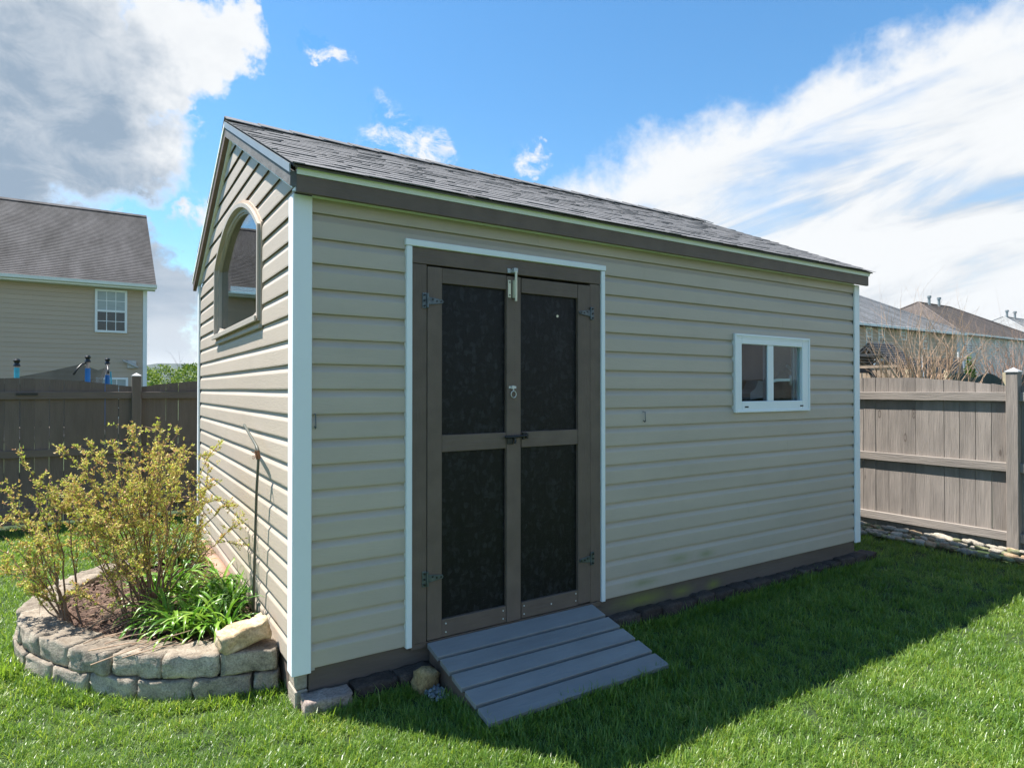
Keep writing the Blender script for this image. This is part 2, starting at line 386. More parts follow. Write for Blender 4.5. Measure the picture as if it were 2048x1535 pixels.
def shinglemat(name, c1, c2, c3, gs=260, rnd=0.25, streak=0.0):
    m, nt, b, out = newmat(name)
    v = coords(nt); f = noise(nt, v, gs, 3, 0.7)
    c = ramp(nt, f, [(0.3, c1), (0.55, c2), (0.72, c3)])
    oi = nt.nodes.new('ShaderNodeObjectInfo')
    k = nmath(nt, 'ADD', nmath(nt, 'MULTIPLY', oi.outputs['Random'], 2 * rnd), 1 - rnd)
    if streak:
        s = noise(nt, coords(nt, (0.9, 0.22, 0.22), rand=False), 1.6, 6, 0.65)
        s2 = noise(nt, coords(nt, (3.2, 14, 14), rand=False), 1.0, 3, 0.6)
        mr = nt.nodes.new('ShaderNodeMapRange'); nt.links.new(s, mr.inputs['Value'])
        mr.inputs['From Min'].default_value = 0.35; mr.inputs['From Max'].default_value = 0.68
        mr.inputs['To Min'].default_value = 1 + streak; mr.inputs['To Max'].default_value = 1 - streak
        k = nmath(nt, 'MULTIPLY', nmath(nt, 'MULTIPLY', k, mr.outputs[0]), nmath(nt, 'ADD', nmath(nt, 'MULTIPLY', s2, 0.9), 0.55))
    g = nt.nodes.new('ShaderNodeCombineXYZ')
    for i in range(3): nt.links.new(k, g.inputs[i])
    nt.links.new(mixc(nt, 1.0, c, g.outputs[0], 'MULTIPLY'), b.inputs['Base Color'])
    b.inputs['Roughness'].default_value = 0.9; b.inputs['Specular IOR Level'].default_value = 0.3
    bump(nt, b, f, 0.5, 0.004)
    return m


MAT['shingle'] = shinglemat('asphalt_shingle', (0.075, 0.075, 0.08), (0.165, 0.163, 0.166), (0.30, 0.295, 0.29), 150, 0.07)


def stonemat(name, c1, c2, c3, moss=0.0, rnd=0.2, sc=9):
    m, nt, b, out = newmat(name)
    v = coords(nt)
    f = noise(nt, v, sc, 8, 0.68, 0.3); f2 = noise(nt, v, sc * 9, 4, 0.7)
    c = ramp(nt, f, [(0.28, c1), (0.5, c2), (0.72, c3)])
    c = mixc(nt, 0.6, c, ramp(nt, f2, [(0.32, (0.2, 0.2, 0.2)), (0.62, (1.1, 1.1, 1.1))]), 'MULTIPLY')
    if moss:
        g = nt.nodes.new('ShaderNodeNewGeometry'); sx = nt.nodes.new('ShaderNodeSeparateXYZ'); nt.links.new(g.outputs['Normal'], sx.inputs[0])
        mf = noise(nt, v, sc * 2.2, 6, 0.7)
        k = nmath(nt, 'MULTIPLY', nmath(nt, 'MULTIPLY', sx.outputs['Z'], mf, True), moss, True)
        c = mixc(nt, k, c, (0.115, 0.082, 0.055))
    oi = nt.nodes.new('ShaderNodeObjectInfo')
    kk = nmath(nt, 'ADD', nmath(nt, 'MULTIPLY', oi.outputs['Random'], 2 * rnd), 1 - rnd)
    g2 = nt.nodes.new('ShaderNodeCombineXYZ')
    for i in range(3): nt.links.new(kk, g2.inputs[i])
    nt.links.new(mixc(nt, 1.0, c, g2.outputs[0], 'MULTIPLY'), b.inputs['Base Color'])
    b.inputs['Roughness'].default_value = 0.9; b.inputs['Specular IOR Level'].default_value = 0.25
    bump(nt, b, mixc(nt, 0.4, f, f2), 0.9, 0.016)
    return m


MAT['block'] = stonemat('tumbled_block', (0.15, 0.135, 0.115), (0.44, 0.385, 0.31), (0.62, 0.55, 0.44), 1.1, 0.18, 13)
MAT['paver'] = stonemat('dark_paver', (0.045, 0.032, 0.028), (0.085, 0.062, 0.053), (0.13, 0.10, 0.09), 0.3, 0.22)
MAT['palepaver'] = stonemat('pale_pink_paver', (0.22, 0.165, 0.14), (0.36, 0.285, 0.25), (0.46, 0.38, 0.33), 0.15, 0.05)
MAT['tanrock'] = stonemat('tan_sandstone', (0.42, 0.27, 0.14), (0.60, 0.47, 0.30), (0.70, 0.60, 0.45), 0.0, 0.05, 6)
MAT['ochrerock'] = stonemat('ochre_sandstone', (0.28, 0.17, 0.075), (0.42, 0.29, 0.14), (0.5, 0.38, 0.22), 0.0, 0.05, 8)
MAT['river1'] = stonemat('pale_river_stone', (0.22, 0.19, 0.15), (0.37, 0.33, 0.27), (0.50, 0.46, 0.39), 0.0, 0.15, 7)
MAT['river2'] = stonemat('orange_river_stone', (0.27, 0.165, 0.10), (0.39, 0.28, 0.18), (0.48, 0.39, 0.28), 0.0, 0.15, 7)
MAT['river3'] = stonemat('mossy_river_stone', (0.14, 0.14, 0.06), (0.24, 0.24, 0.13), (0.36, 0.35, 0.25), 0.0, 0.15, 7)
MAT['gravel'] = stonemat('grey_gravel', (0.16, 0.17, 0.18), (0.36, 0.38, 0.40), (0.62, 0.63, 0.64), 0, 0.1, 30)


# ------------------------------------------------------------------ geometry helpers
def off_of(p):
    o = Vector((0, 0, 0))
    while p is not None:
        o += p.location; p = p.parent
    return o


class MB:
    def __init__(s): s.v = []; s.f = []

    def add(s, vs, fs):
        n = len(s.v); s.v += [tuple(v) for v in vs]; s.f += [tuple(i + n for i in f) for f in fs]; return s

    def box(s, x0, x1, y0, y1, z0, z1):
        return s.add([(x0, y0, z0), (x1, y0, z0), (x1, y1, z0), (x0, y1, z0), (x0, y0, z1), (x1, y0, z1), (x1, y1, z1), (x0, y1, z1)],
                     [(0, 3, 2, 1), (4, 5, 6, 7), (0, 1, 5, 4), (1, 2, 6, 5), (2, 3, 7, 6), (3, 0, 4, 7)])

    def loft(s, a, b, cap=True):
        """Joins two matching closed rings of points."""
        n = len(a)
        fs = [(i, (i + 1) % n, n + (i + 1) % n, n + i) for i in range(n)]
        if cap: fs += [tuple(range(n - 1, -1, -1)), tuple(range(n, 2 * n))]
        return s.add(list(a) + list(b), fs)

    def prism(s, poly, axis, a, b):
        def p3(u, v, w):
            return (w, u, v) if axis == 'x' else (u, w, v) if axis == 'y' else (u, v, w)
        return s.loft([p3(u, v, a) for u, v in poly], [p3(u, v, b) for u, v in poly])

    def tube(s, pts, rad, n=6, cap=True):
        pts = [Vector(p) for p in pts]; m = len(pts)
        if not hasattr(rad, '__len__'): rad = [rad] * m
        vs = []; fs = []
        up = Vector((0.31, 0.2, 0.93))
        for i, p in enumerate(pts):
            t = (pts[min(i + 1, m - 1)] - pts[max(i - 1, 0)]).normalized()
            if abs(t.dot(up)) > 0.97: up = Vector((1, 0.1, 0.05)).normalized()
            a = t.cross(up).normalized(); b = t.cross(a)
            for k in range(n):
                w = 2 * math.pi * k / n
                vs.append(p + (a * math.cos(w) + b * math.sin(w)) * rad[i])
        for i in range(m - 1):
            for k in range(n):
                k2 = (k + 1) % n
                fs.append((i * n + k, i * n + k2, (i + 1) * n + k2, (i + 1) * n + k))
        if cap:
            fs.append(tuple(range(n - 1, -1, -1))); fs.append(tuple((m - 1) * n + k for k in range(n)))
        return s.add(vs, fs)

    def build(s, name, mat, parent=None, loc=None, bevel=0.0, smooth=False, fix=True, kind=None, label=None, segs=1):
        o_ = off_of(parent) + (Vector(loc) if loc is not None else Vector((0, 0, 0)))
        me = bpy.data.meshes.new(name)
        va = np.array(s.v, dtype=float).reshape(-1, 3) - np.array(o_)
        me.from_pydata(va.tolist(), [], s.f)
        if fix or bevel:
            bm = bmesh.new(); bm.from_mesh(me)
            if fix: bmesh.ops.recalc_face_normals(bm, faces=bm.faces)
            if bevel:
                bmesh.ops.bevel(bm, geom=[e for e in bm.edges if e.is_manifold and e.calc_face_angle(0) > 0.5], offset=bevel, segments=segs, affect='EDGES', clamp_overlap=True)
            bm.to_mesh(me); bm.free()
        if smooth:
            me.polygons.foreach_set('use_smooth', [True] * len(me.polygons))
        if mat is not None:
            for m_ in (mat if isinstance(mat, (list, tuple)) else [mat]): me.materials.append(m_)
        o = bpy.data.objects.new(name, me); COL.objects.link(o)
        o.parent = parent
        if loc is not None: o.location = loc
        if kind: o['kind'] = kind
        if label: o['label'] = label
        return o


def tag(o, label, cat, group=None):
    o['label'] = label; o['category'] = cat
    if group: o['group'] = group
    return o


def thing(name, loc, label, cat, group=None, rz=0.0):
    o = bpy.data.objects.new(name, None); COL.objects.link(o); o.location = loc; o.rotation_euler.z = rz
    o.empty_display_size = 0.2
    return tag(o, label, cat, group)


def structure(o): o['kind'] = 'structure'; return o


def arrmesh(name, v, f, mat, parent=None, smooth=False, kind=None, label=None, matidx=None):
    """Mesh from numpy arrays (world coordinates)."""
    me = bpy.data.meshes.new(name)
    v = np.asarray(v, dtype=float) - np.array(off_of(parent))
    f = np.asarray(f, dtype=np.int32); k = f.shape[1]
    me.vertices.add(len(v)); me.vertices.foreach_set('co', v.astype(np.float32).ravel())
    me.loops.add(f.size); me.loops.foreach_set('vertex_index', f.ravel())
    me.polygons.add(len(f)); me.polygons.foreach_set('loop_start', np.arange(0, f.size, k, dtype=np.int32))
    me.polygons.foreach_set('loop_total', np.full(len(f), k, dtype=np.int32))
    if matidx is not None: me.polygons.foreach_set('material_index', np.asarray(matidx, dtype=np.int32))
    if smooth: me.polygons.foreach_set('use_smooth', np.ones(len(f), dtype=bool))
    for m_ in (mat if isinstance(mat, (list, tuple)) else [mat]): me.materials.append(m_)
    me.update(calc_edges=True); me.validate()
    o = bpy.data.objects.new(name, me); COL.objects.link(o); o.parent = parent
    if kind: o['kind'] = kind
    if label: o['label'] = label
    return o


def stone_mesh(name, w, d, h, seed, rough=0.10, roundness=0.3, cuts=3, mat=None, facet=0.0):
    bm = bmesh.new(); bmesh.ops.create_cube(bm, size=2.0)
    bmesh.ops.subdivide_edges(bm, edges=bm.edges, cuts=cuts, use_grid_fill=True)
    so = Vector((seed * 3.17, seed * 1.31, seed * 0.77))
    hs = Vector((w / 2, d / 2, h / 2)); mn = min(hs)
    for v in bm.verts:
        p = v.co.copy()
        q = p.normalized() * 1.18
        c = p.lerp(q, roundness)
        c = Vector((c.x * hs.x, c.y * hs.y, c.z * hs.z))
        nz = mnoise.noise_vector(c * (1.3 / max(hs)) * 1.6 + so) * rough * mn * 1.6
        nz2 = mnoise.noise_vector(c * (3.5 / max(hs)) + so * 2) * rough * mn * 0.8
        nz3 = mnoise.noise_vector(c * (9.0 / max(hs)) + so * 3) * rough * mn * (0.45 if cuts > 4 else 0.0)
        v.co = c + nz + nz2 + nz3
    me = bpy.data.meshes.new(name); bm.to_mesh(me); bm.free()
    me.polygons.foreach_set('use_smooth', [True] * len(me.polygons))
    if mat: me.materials.append(mat)
    return me


def place(name, me, parent, loc, rz=0.0, rx=0.0, ry=0.0):
    o = bpy.data.objects.new(name, me); COL.objects.link(o); o.parent = parent
    o.location = Vector(loc) - off_of(parent); o.rotation_euler = (rx, ry, rz)
    return o


# ------------------------------------------------------------------ the ground
BED = [(-0.02, 0.268), (-0.29, 0.323), (-0.531, 0.428), (-0.745, 0.615), (-0.940, 0.840), (-1.11, 1.11), (-1.225, 1.40), (-1.26, 1.71),
       (-1.21, 2.03), (-1.08, 2.34), (-0.88, 2.64), (-0.62, 2.88), (-0.32, 3.08), (-0.03, 3.16)]


def in_bed(x, y, grow=0.03):
    """Vectorised point-in-polygon for the raised bed outline."""
    P = np.array(BED + [(0.05, 3.16), (0.05, 0.26)])
    c = P.mean(0); P = c + (P - c) * (1 + grow)
    ins = np.zeros(len(x), bool); j = len(P) - 1
    for i in range(len(P)):
        xi, yi = P[i]; xj, yj = P[j]
        k = ((yi > y) != (yj > y)) & (x < (xj - xi) * (y - yi) / (yj - yi + 1e-12) + xi)
        ins ^= k; j = i
    return ins


def lawn_material():
    m, nt, b, out = newmat('lawn_soil')
    v = coords(nt, rand=False)
    f = noise(nt, v, 5, 8, 0.7); f2 = noise(nt, v, 70, 4, 0.7)
    c = ramp(nt, f, [(0.3, (0.030, 0.058, 0.012)), (0.6, (0.045, 0.085, 0.017)), (0.8, (0.075, 0.085, 0.03))])
    c = mixc(nt, 0.6, c, ramp(nt, f2, [(0.3, (0.35, 0.35, 0.3)), (0.7, (1, 1, 1))]), 'MULTIPLY')
    nt.links.new(c, b.inputs['Base Color']); b.inputs['Roughness'].default_value = 0.95
    bump(nt, b, f2, 0.8, 0.03)
    return m


# one sheet out to the horizon, finer near the yard
def ground_sheet():
    xs = np.concatenate([np.linspace(-3000, -60, 8), np.linspace(-40, -8, 9), np.linspace(-7, 8, 61), np.linspace(10, 90, 15), np.linspace(150, 3000, 8)])
    ys = np.concatenate([np.linspace(-3000, -60, 6), np.linspace(-40, -8, 9), np.linspace(-7, 8, 61), np.linspace(10, 90, 15), np.linspace(150, 3000, 8)])
    X, Y = np.meshgrid(xs, ys)
    Z = np.zeros_like(X)
    near = (np.abs(X) < 9) & (np.abs(Y) < 9)
    Z += near * (0.012 * np.sin(X * 1.9 + 0.4) * np.cos(Y * 1.7)) - 0.012
    v = np.stack([X, Y, Z], -1).reshape(-1, 3); n = len(xs); k = len(ys)
    idx = np.arange(n * k).reshape(k, n)
    f = np.stack([idx[:-1, :-1], idx[:-1, 1:], idx[1:, 1:], idx[1:, :-1]], -1).reshape(-1, 4)
    return structure(arrmesh('ground', v, f, lawn_material(), smooth=True))


ground_sheet()


def hills():
    xs = np.linspace(-900, 2600, 140)
    v = []; f = []
    rows = [(1500, 0.0), (1580, 0.55), (1680, 1.0), (1900, 0.7)]
    for j, (yy, k) in enumerate(rows):
        for i, x in enumerate(xs):
            h = 46 + 22 * math.sin(x * 0.0022 + 0.6) + 12 * mnoise.noise(Vector((x * 0.006, 3.3, 0))) + 5 * mnoise.noise(Vector((x * 0.03, j * 2.0, 1)))
            v.append((x, yy, -3 + k * h))
    n = len(xs)
    for j in range(len(rows) - 1):
        for i in range(n - 1):
            f.append((j * n + i, j * n + i + 1, (j + 1) * n + i + 1, (j + 1) * n + i))
    structure(arrmesh('hills', v, f, M('forested_hill', (0.030, 0.045, 0.030), 0.95, 0.35, 0.02, bmp=0), smooth=True))


hills()

# ------------------------------------------------------------------ the shed
L_, D_ = 5.085, 3.69                      # length along X, depth along Y
Z0, CR, ZT = 0.20, 0.127, 2.557            # siding start, course height, wall top
YR, ZR, SL = 1.845, 3.578, 0.458          # ridge line, slope
XA, XB = -0.062, 5.175                    # roof ends
EO = 0.14                                 # eave overhang
shed = thing('garden_shed', (0, 0, 0), 'tan vinyl garden shed with brown double doors and grey shingle roof', 'shed')


def roof_z(y): return ZR - SL * abs(y - YR)


# arched window outline on the side wall: (y, z); the segment arch between the spring points
AY0, AY1, AZ0, AZS, AZT = 0.80, 2.57, 2.005, 2.59, 2.888
ac = 0.5 * (AY0 + AY1); ahw = 0.5 * (AY1 - AY0)


def arc_of(inset):
    hw, ri = ahw - inset, AZT - AZS - inset * 0.6
    rr = (hw * hw + ri * ri) / (2 * ri); cz = AZT - inset - rr
    return rr, cz, math.asin((AZS - inset * 0.4 - cz) / rr)


def arch_poly(inset, n=20, z0in=None):
    """Closed outline (y, z) of the arched window, drawn in by an inset."""
    hw = ahw - inset; zt = AZT - inset; zs = AZS - inset * 0.4
    pts = [(ac - hw, AZ0 + (inset if z0in is None else z0in)), (ac + hw, AZ0 + (inset if z0in is None else z0in))]
    rr, cz, a0 = arc_of(inset)
    for i in range(n + 1):
        t = a0 + (math.pi - 2 * a0) * i / n
        pts.append((ac + rr * math.cos(t), cz + rr * math.sin(t)))
    return pts


def arch_half(z, inset=0.03):
    """Half width of the arched opening at height z (0 above it)."""
    hw = ahw - inset; zt = AZT - inset; zs = AZS - inset * 0.4
    if z <= AZ0 + inset * 0.5: return 0
    if z <= zs: return hw
    if z >= zt: return 0
    rr, cz, a0 = arc_of(inset)
    return math.sqrt(max(0, rr * rr - (z - cz) ** 2))


PROF = [(-0.0004, 0.014), (0.0118, 0.0120), (0.0124, -0.0048), (0.0154, -0.0042), (0.0165, 0.003), (0.0155, 0.078), (0.0142, 0.083), (0.0006, 0.107), (-0.0022, 0.1275)]


def siding_board(wall, z, span, seg=1, zmax=None, wob=0.0):
    """One lapped course. span(z) -> (a, b) ends along the wall. wall: 'front' or 'side'."""
    m = MB(); rings = []
    prof = [(u, min(v, (zmax - z)) if zmax else v) for u, v in PROF]
    ends = [span(z + v) for u, v in prof]
    for i in range(seg + 1):
        t = i / seg; ring = []
        for (u, v), (a, b) in zip(prof, ends):
            s = a + (b - a) * t
            uu = u * (1.0 if wall == 'front' else 0.78) + (0.0022 * mnoise.noise(Vector((s * 1.3, z * 9, 1.7))) if wob else 0) * (1 if u > 0.002 else 0)
            vv = v + (wob * mnoise.noise(Vector((s * 0.8, z * 7, 5.1))) if v < 0.02 else 0)
            ring.append((s, -uu, z + vv) if wall == 'front' else (-uu, s, z + vv))
        rings.append(ring)
    n = len(prof); vs = [p for r in rings for p in r]; fs = []
    for i in range(seg):
        for k in range(n - 1):
            fs.append((i * n + k, i * n + k + 1, (i + 1) * n + k + 1, (i + 1) * n + k))
    fs.append(tuple(range(n))); fs.append(tuple(seg * n + k for k in range(n - 1, -1, -1)))
    m.add(vs, fs)
    return m.build('siding_board', MAT['siding'], shed)


# front wall courses, interrupted by the door and the small window
DX0, DX1, DZT = 0.600, 1.958, 2.405
WX0, WX1, WZ0, WZ1 = 3.315, 4.293, 1.415, 2.020
k = 0; z = Z0
while z < ZT - 0.01:
    spans = [(0.060, 5.028)]
    if z < 2.35: spans = [(0.060, DX0 - 0.012), (DX1 + 0.022, 5.028)]
    if 10 <= k <= 13: spans = [(0.060, DX0 - 0.012), (DX1 + 0.022, WX0 + 0.03), (WX1 - 0.03, 5.028)]
    if z >= 2.35:                                         # the top courses have butt joints
        spans = [(0.060, 1.46 + 0.9 * (k % 2)), (1.46 + 0.9 * (k % 2) + 0.001, 4.02), (4.021, 5.028)]
    if k in (3, 7, 15): spans = spans[:-1] + [(spans[-1][0], 3.1 + 0.13 * k % 1.1), (3.1 + 0.13 * k % 1.1 + 0.0012, spans[-1][1])]
    for a, b in spans:
        siding_board('front', z, (lambda a, b: (lambda zz: (a, b)))(a, b), max(1, int((b - a) / 0.35)), ZT, 0.0018)
    z += CR; k += 1

# side wall courses up into the gable, cut round the arched window
z = Z0; k = 0
while z < ZR - 0.12:
    def full(zz):
        if zz <= 2.60: return (0.060, D_ - 0.05)
        h = max(0.02, (ZR - 0.115 - zz) / SL)
        return (max(0.055, YR - h), min(D_ - 0.05, YR + h))
    if arch_half(z) > 0 or arch_half(z + CR) > 0:
        siding_board('side', z, lambda zz: (full(zz)[0], max(full(zz)[0] + 0.01, ac - max(arch_half(zz), arch_half(z) * 0.0) if arch_half(zz) > 0 else ac - 0.0005)), 6, None, 0.0030)
        siding_board('side', z, lambda zz: (ac + (arch_half(zz) if arch_half(zz) > 0 else -0.0005), full(zz)[1]), 6, None, 0.0030)
    else:
        siding_board('side', z, full, 12, None, 0.0030)
    z += CR; k += 1

# wall core behind the siding (front in pieces round the openings), inside floor
core = MB()
T0, T1 = 0.004, 0.09
core.box(0.004, DX0 + 0.02, T0, T1, 0.2, ZT); core.box(DX0 + 0.02, DX1 - 0.02, T0, T1, 2.33, ZT)
core.box(DX1 - 0.02, WX0 + 0.05, T0, T1, 0.2, ZT); core.box(WX0 + 0.05, WX1 - 0.05, T0, T1, 0.2, WZ0 + 0.05)
core.box(WX0 + 0.05, WX1 - 0.05, T0, T1, WZ1 - 0.05, ZT); core.box(WX1 - 0.05, 5.08, T0, T1, 0.2, ZT)
core.box(4.99, 5.08, T1, D_, 0.2, ZT); core.box(0.004, 4.99, D_ - 0.09, D_, 0.2, ZT)
core.build('wall_core', M('bare_plywood', (0.50, 0.42, 0.31), 0.8, 0.2, 6, (1, 1, 0.3), 0.1, 40), shed)
sw = MB()                                                 # side wall sheet with the arched hole: strips between outline and opening
hole = arch_poly(0.035, 24)
hole_y = sorted(set([round(p[0], 4) for p in hole]))
zc0, zc1 = AZ0 + 0.035, AZS
sw.box(0.004, 0.09, 0.09, D_ - 0.09, 0.2, zc0)
for i in range(40):
    ya = 0.09 + (D_ - 0.18) * i / 40; yb = 0.09 + (D_ - 0.18) * (i + 1) / 40; ym = 0.5 * (ya + yb)
    top = min(roof_z(ya), roof_z(yb)) - 0.14
    zo = zc0
    if abs(ym - ac) < ahw - 0.035:
        rr, cz, a0 = arc_of(0.03)
        zo = cz + math.sqrt(rr * rr - (ym - ac) ** 2)
    if top > zo: sw.box(0.004, 0.09, ya, yb, zo, top)
sw.build('side_sheathing', MAT['brown'], shed)
MB().box(0.09, 4.99, 0.09, D_ - 0.09, 0.17, 0.21).build('floor', MAT['oldwood'], shed)

# corner posts: white outside corners
for (xa, xb, ya, yb, lab) in ((-0.028, 0.066, -0.028, 0.068, None), (5.024, 5.107, -0.028, 0.06, None), (-0.028, 0.06, D_ - 0.068, D_ + 0.01, None)):
    m = MB()
    if xa < 0 and ya < 0:
        m.prism([(xa, ya), (xb, ya), (xb, ya + 0.018), (xa + 0.018, ya + 0.018), (xa + 0.018, yb), (xa, yb)], 'z', 0.178, ZT)
    elif xa > 0:
        m.prism([(xa, ya), (xb, ya), (xb, yb), (xb - 0.018, yb), (xb - 0.018, ya + 0.018), (xa, ya + 0.018)], 'z', 0.178, ZT)
    else:
        m.prism([(xa, ya), (xa + 0.018, ya), (xa + 0.018, yb - 0.018), (xb, yb - 0.018), (xb, yb), (xa, yb)], 'z', 0.178, 2.60)
    m.build('corner_post', MAT['white'], shed, bevel=0.003)

# skirt boards, corner block, rear skirt
MB().box(0.062, 5.05, 0.002, 0.040, 0.028, 0.197).build('skirt_board', MAT['skirt'], shed, bevel=0.003)
MB().box(0.004, 0.040, 0.16, D_ - 0.05, 0.028, 0.197).build('skirt_board', MAT['skirt'], shed, bevel=0.003)
MB().box(5.02, 5.06, 0.043, D_ - 0.05, 0.028, 0.197).build('skirt_board', MAT['skirt'], shed, bevel=0.003)
m = MB(); m.box(-0.004, 0.058, 0.000, 0.150, 0.0, 0.092); m.box(0.000, 0.056, 0.004, 0.146, 0.095, 0.172)
m.build('corner_block', MAT['oldwood'], shed, bevel=0.006, label='bare grey timber block under the near corner post')

# fascia, white drip strip above it and soffit channel below it
MB().box(-0.030, 5.13, -0.100, -0.078, 2.546, 2.630).build('fascia_board', MAT['brown_h'], shed, bevel=0.002)
MB().prism([(-0.080, 2.6315), (-0.104, 2.6315), (-0.112, 2.652), (-0.124, 2.6655), (-0.08, 2.675)], 'x', -0.030, 5.135).build('drip_edge', MAT['white'], shed)
MB().prism([(-0.076, 2.556), (-0.026, 2.572), (-0.003, 2.572), (-0.003, 2.58), (-0.076, 2.58)], 'x', -0.028, 5.05).build('soffit_channel', MAT['white'], shed)
MB().box(0.068, 5.022, -0.024, -0.004, 2.553, 2.5655).build('soffit_channel', MAT['white'], shed)

# roof deck, rake boards, gable channels
roof = MB()
dk = 0.014
roof.prism([(-EO + 0.01, roof_z(-EO) - 0.002), (YR, ZR - 0.004), (D_ + EO - 0.01, roof_z(D_ + EO) - 0.002), (D_ + EO - 0.01, roof_z(D_ + EO) - dk), (YR, ZR - dk - 0.004),
            (-EO + 0.01, roof_z(-EO) - dk)], 'x', XA + 0.012, XB - 0.03)
roof = roof.build('roof', M('roof_deck_edge', (0.10, 0.09, 0.08), 0.85, 0.2), shed)


def rake(x0, x1, t0, t1, ya, yb, name, mat, parent=None, wob=0.0):
    """A sloping board under the roof line on the gable face: from t0 to t1 below the roof, between y values."""
    m = MB(); n = 10
    def ring(y):
        w = wob * mnoise.noise(Vector((y * 3.1, 2.0, t0 * 40)))
        return [(x0, y, roof_z(y) - t0), (x1, y, roof_z(y) - t0), (x1, y, roof_z(y) - t1 + w), (x0, y, roof_z(y) - t1 + w)]
    ys = [ya + (yb - ya) * i / n for i in range(n + 1)]
    for a, b in zip(ys[:-1], ys[1:]): m.loft(ring(a), ring(b), cap=(a == ys[0] or b == ys[-1]))
    return m.build(name, mat, parent or shed)


rake(-0.060, -0.030, 0.045, 0.118, -0.098, YR - 0.001, 'rake_board', MAT['rakegrey'], None, 0.006)
rake(-0.060, -0.030, 0.045, 0.118, YR + 0.001, D_ + 0.10, 'rake_board', MAT['brown_h'], None, 0.0)
rake(-0.068, -0.061, 0.010, 0.052, -0.110, YR - 0.001, 'rake_drip_edge', MAT['drip'])
rake(-0.068, -0.061, 0.010, 0.040, YR + 0.001, D_ + 0.11, 'rake_drip_edge', MAT['white'])
rake(-0.029, -0.003, 0.100, 0.142, -0.012, YR - 0.001, 'gable_channel', MAT['white'], None, 0.003)
rake(-0.029, -0.003, 0.100, 0.142, YR + 0.001, D_ + 0.01, 'gable_channel', MAT['white'], None, 0.003)
rake(5.085, 5.125, 0.045, 0.13, -0.098, D_ + 0.098, 'rake_board', MAT['brown_h']) if False else None
for ya, yb in ((-0.076, YR - 0.001), (YR + 0.001, D_ + 0.098)):
    rake(5.06, 5.09, 0.045, 0.12, ya, yb, 'rake_board', MAT['brown_h'])
# far gable wall, plain
m = MB(); m.prism([(0.0, ZT - 0.02), (D_, ZT - 0.02), (YR, ZR - 0.12)], 'x', 5.0, 5.055); m.build('far_gable', MAT['siding'], shed)

# front shingles, one by one: laminated tabs of uneven thickness
sl = math.sqrt(1 + SL * SL); nrm = Vector((0, -SL / sl, 1 / sl)); dn = Vector((0, -1 / sl, -SL / sl))
slope_len = (YR + EO) * sl
NC, NT = 18, 16
expo = slope_len / NC
for r in range(NC):
    s1 = slope_len - r * expo + (0.006 if r == 0 else 0.0)         # butt edge, from the ridge
    s0 = s1 - expo * 1.35
    x = XA - (0.0 if r % 2 == 0 else 0.0); i = 0
    cuts = [XA]
    st = (XB - XA) / NT
    for q in range(1, NT): cuts.append(XA + st * (q + 0.38 * math.sin(r * 2.4 + q * 1.1) + random.uniform(-0.25, 0.25) + (0.35 if r % 2 else -0.1)))
    cuts.append(XB + random.uniform(-0.006, 0.01))
    for q in range(NT):
        xa, xb = cuts[q] + 0.0008, cuts[q + 1] - 0.0008
        if xb - xa < 0.06: xb = xa + 0.06
        thick = random.choice((0.0030, 0.0034, 0.0040, 0.0075, 0.0105, 0.0095))
        base = 0.001 + 0.010 * 0
        drop = random.uniform(-0.006, 0.006)
        def P(x_, s, h): return Vector((x_, YR, ZR)) + dn * s + nrm * h
        lift = random.uniform(0.0012, 0.0026)
        sag = random.uniform(-0.0008, 0.0012)
        a0 = max(0.0, s0)
        bt = s1 + drop
        m = MB(); c3_ = [xa] + sorted(xa + (xb - xa) * random.uniform(0.12, 0.88) for _ in range(2)) + [xb]
        for g in range(3):
            ta = random.choice((0.0026, 0.0030, 0.0034, 0.0042, 0.0060, 0.0070)); u0, u1 = c3_[g], c3_[g + 1] - 0.0004
            if u1 - u0 < 0.01: continue
            db = bt - (0.0 if ta > 0.005 else 0.003)
            m.loft([P(u0, a0, 0.0), P(u0, db, lift), P(u0, db, lift + ta), P(u0, a0, 0.0012)], [P(u1, a0, 0.0), P(u1, db, lift + sag), P(u1, db, lift + ta + sag), P(u1, a0, 0.0012)])
        m.build('shingle', MAT['shingle'], roof)
# ridge caps
xr = XA - 0.004; i = 0
while xr < XB - 0.05:
    x2 = min(xr + 0.235, XB)
    m = MB()
    def ring(x_, h):
        return [(x_, YR - 0.125, roof_z(YR - 0.125) + h + 0.008), (x_, YR, ZR + h + 0.016), (x_, YR + 0.125, roof_z(YR + 0.125) + h + 0.008),
                (x_, YR + 0.125, roof_z(YR + 0.125) + h + 0.001), (x_, YR, ZR + h + 0.008), (x_, YR - 0.125, roof_z(YR - 0.125) + h + 0.001)]
    m.loft(ring(xr, 0.018), ring(x2 + 0.02, 0.010)); m.build('ridge_cap', MAT['shingle'], roof)
    xr = x2 - 0.003; i += 1
# rear slope, seen only along its edge: one stepped sheet
m = MB(); dn2 = Vector((0, 1 / sl, -SL / sl)); nr2 = Vector((0, SL / sl, 1 / sl))
for r in range(17):
    s1 = slope_len - r * expo; s0 = max(0, s1 - expo * 1.3)
    def P2(x_, s, h): return Vector((x_, YR, ZR)) + dn2 * s + nr2 * h
    xa = XA + random.uniform(-0.006, 0.004); xb = XB
    m.loft([P2(xa, s0, 0), P2(xa, s1, 0.008), P2(xa, s1, 0.020), P2(xa, s0, 0.008)], [P2(xb, s0, 0), P2(xb, s1, 0.008), P2(xb, s1, 0.020), P2(xb, s0, 0.008)])
m.build('rear_shingles', MAT['shingle'], roof, kind='stuff')

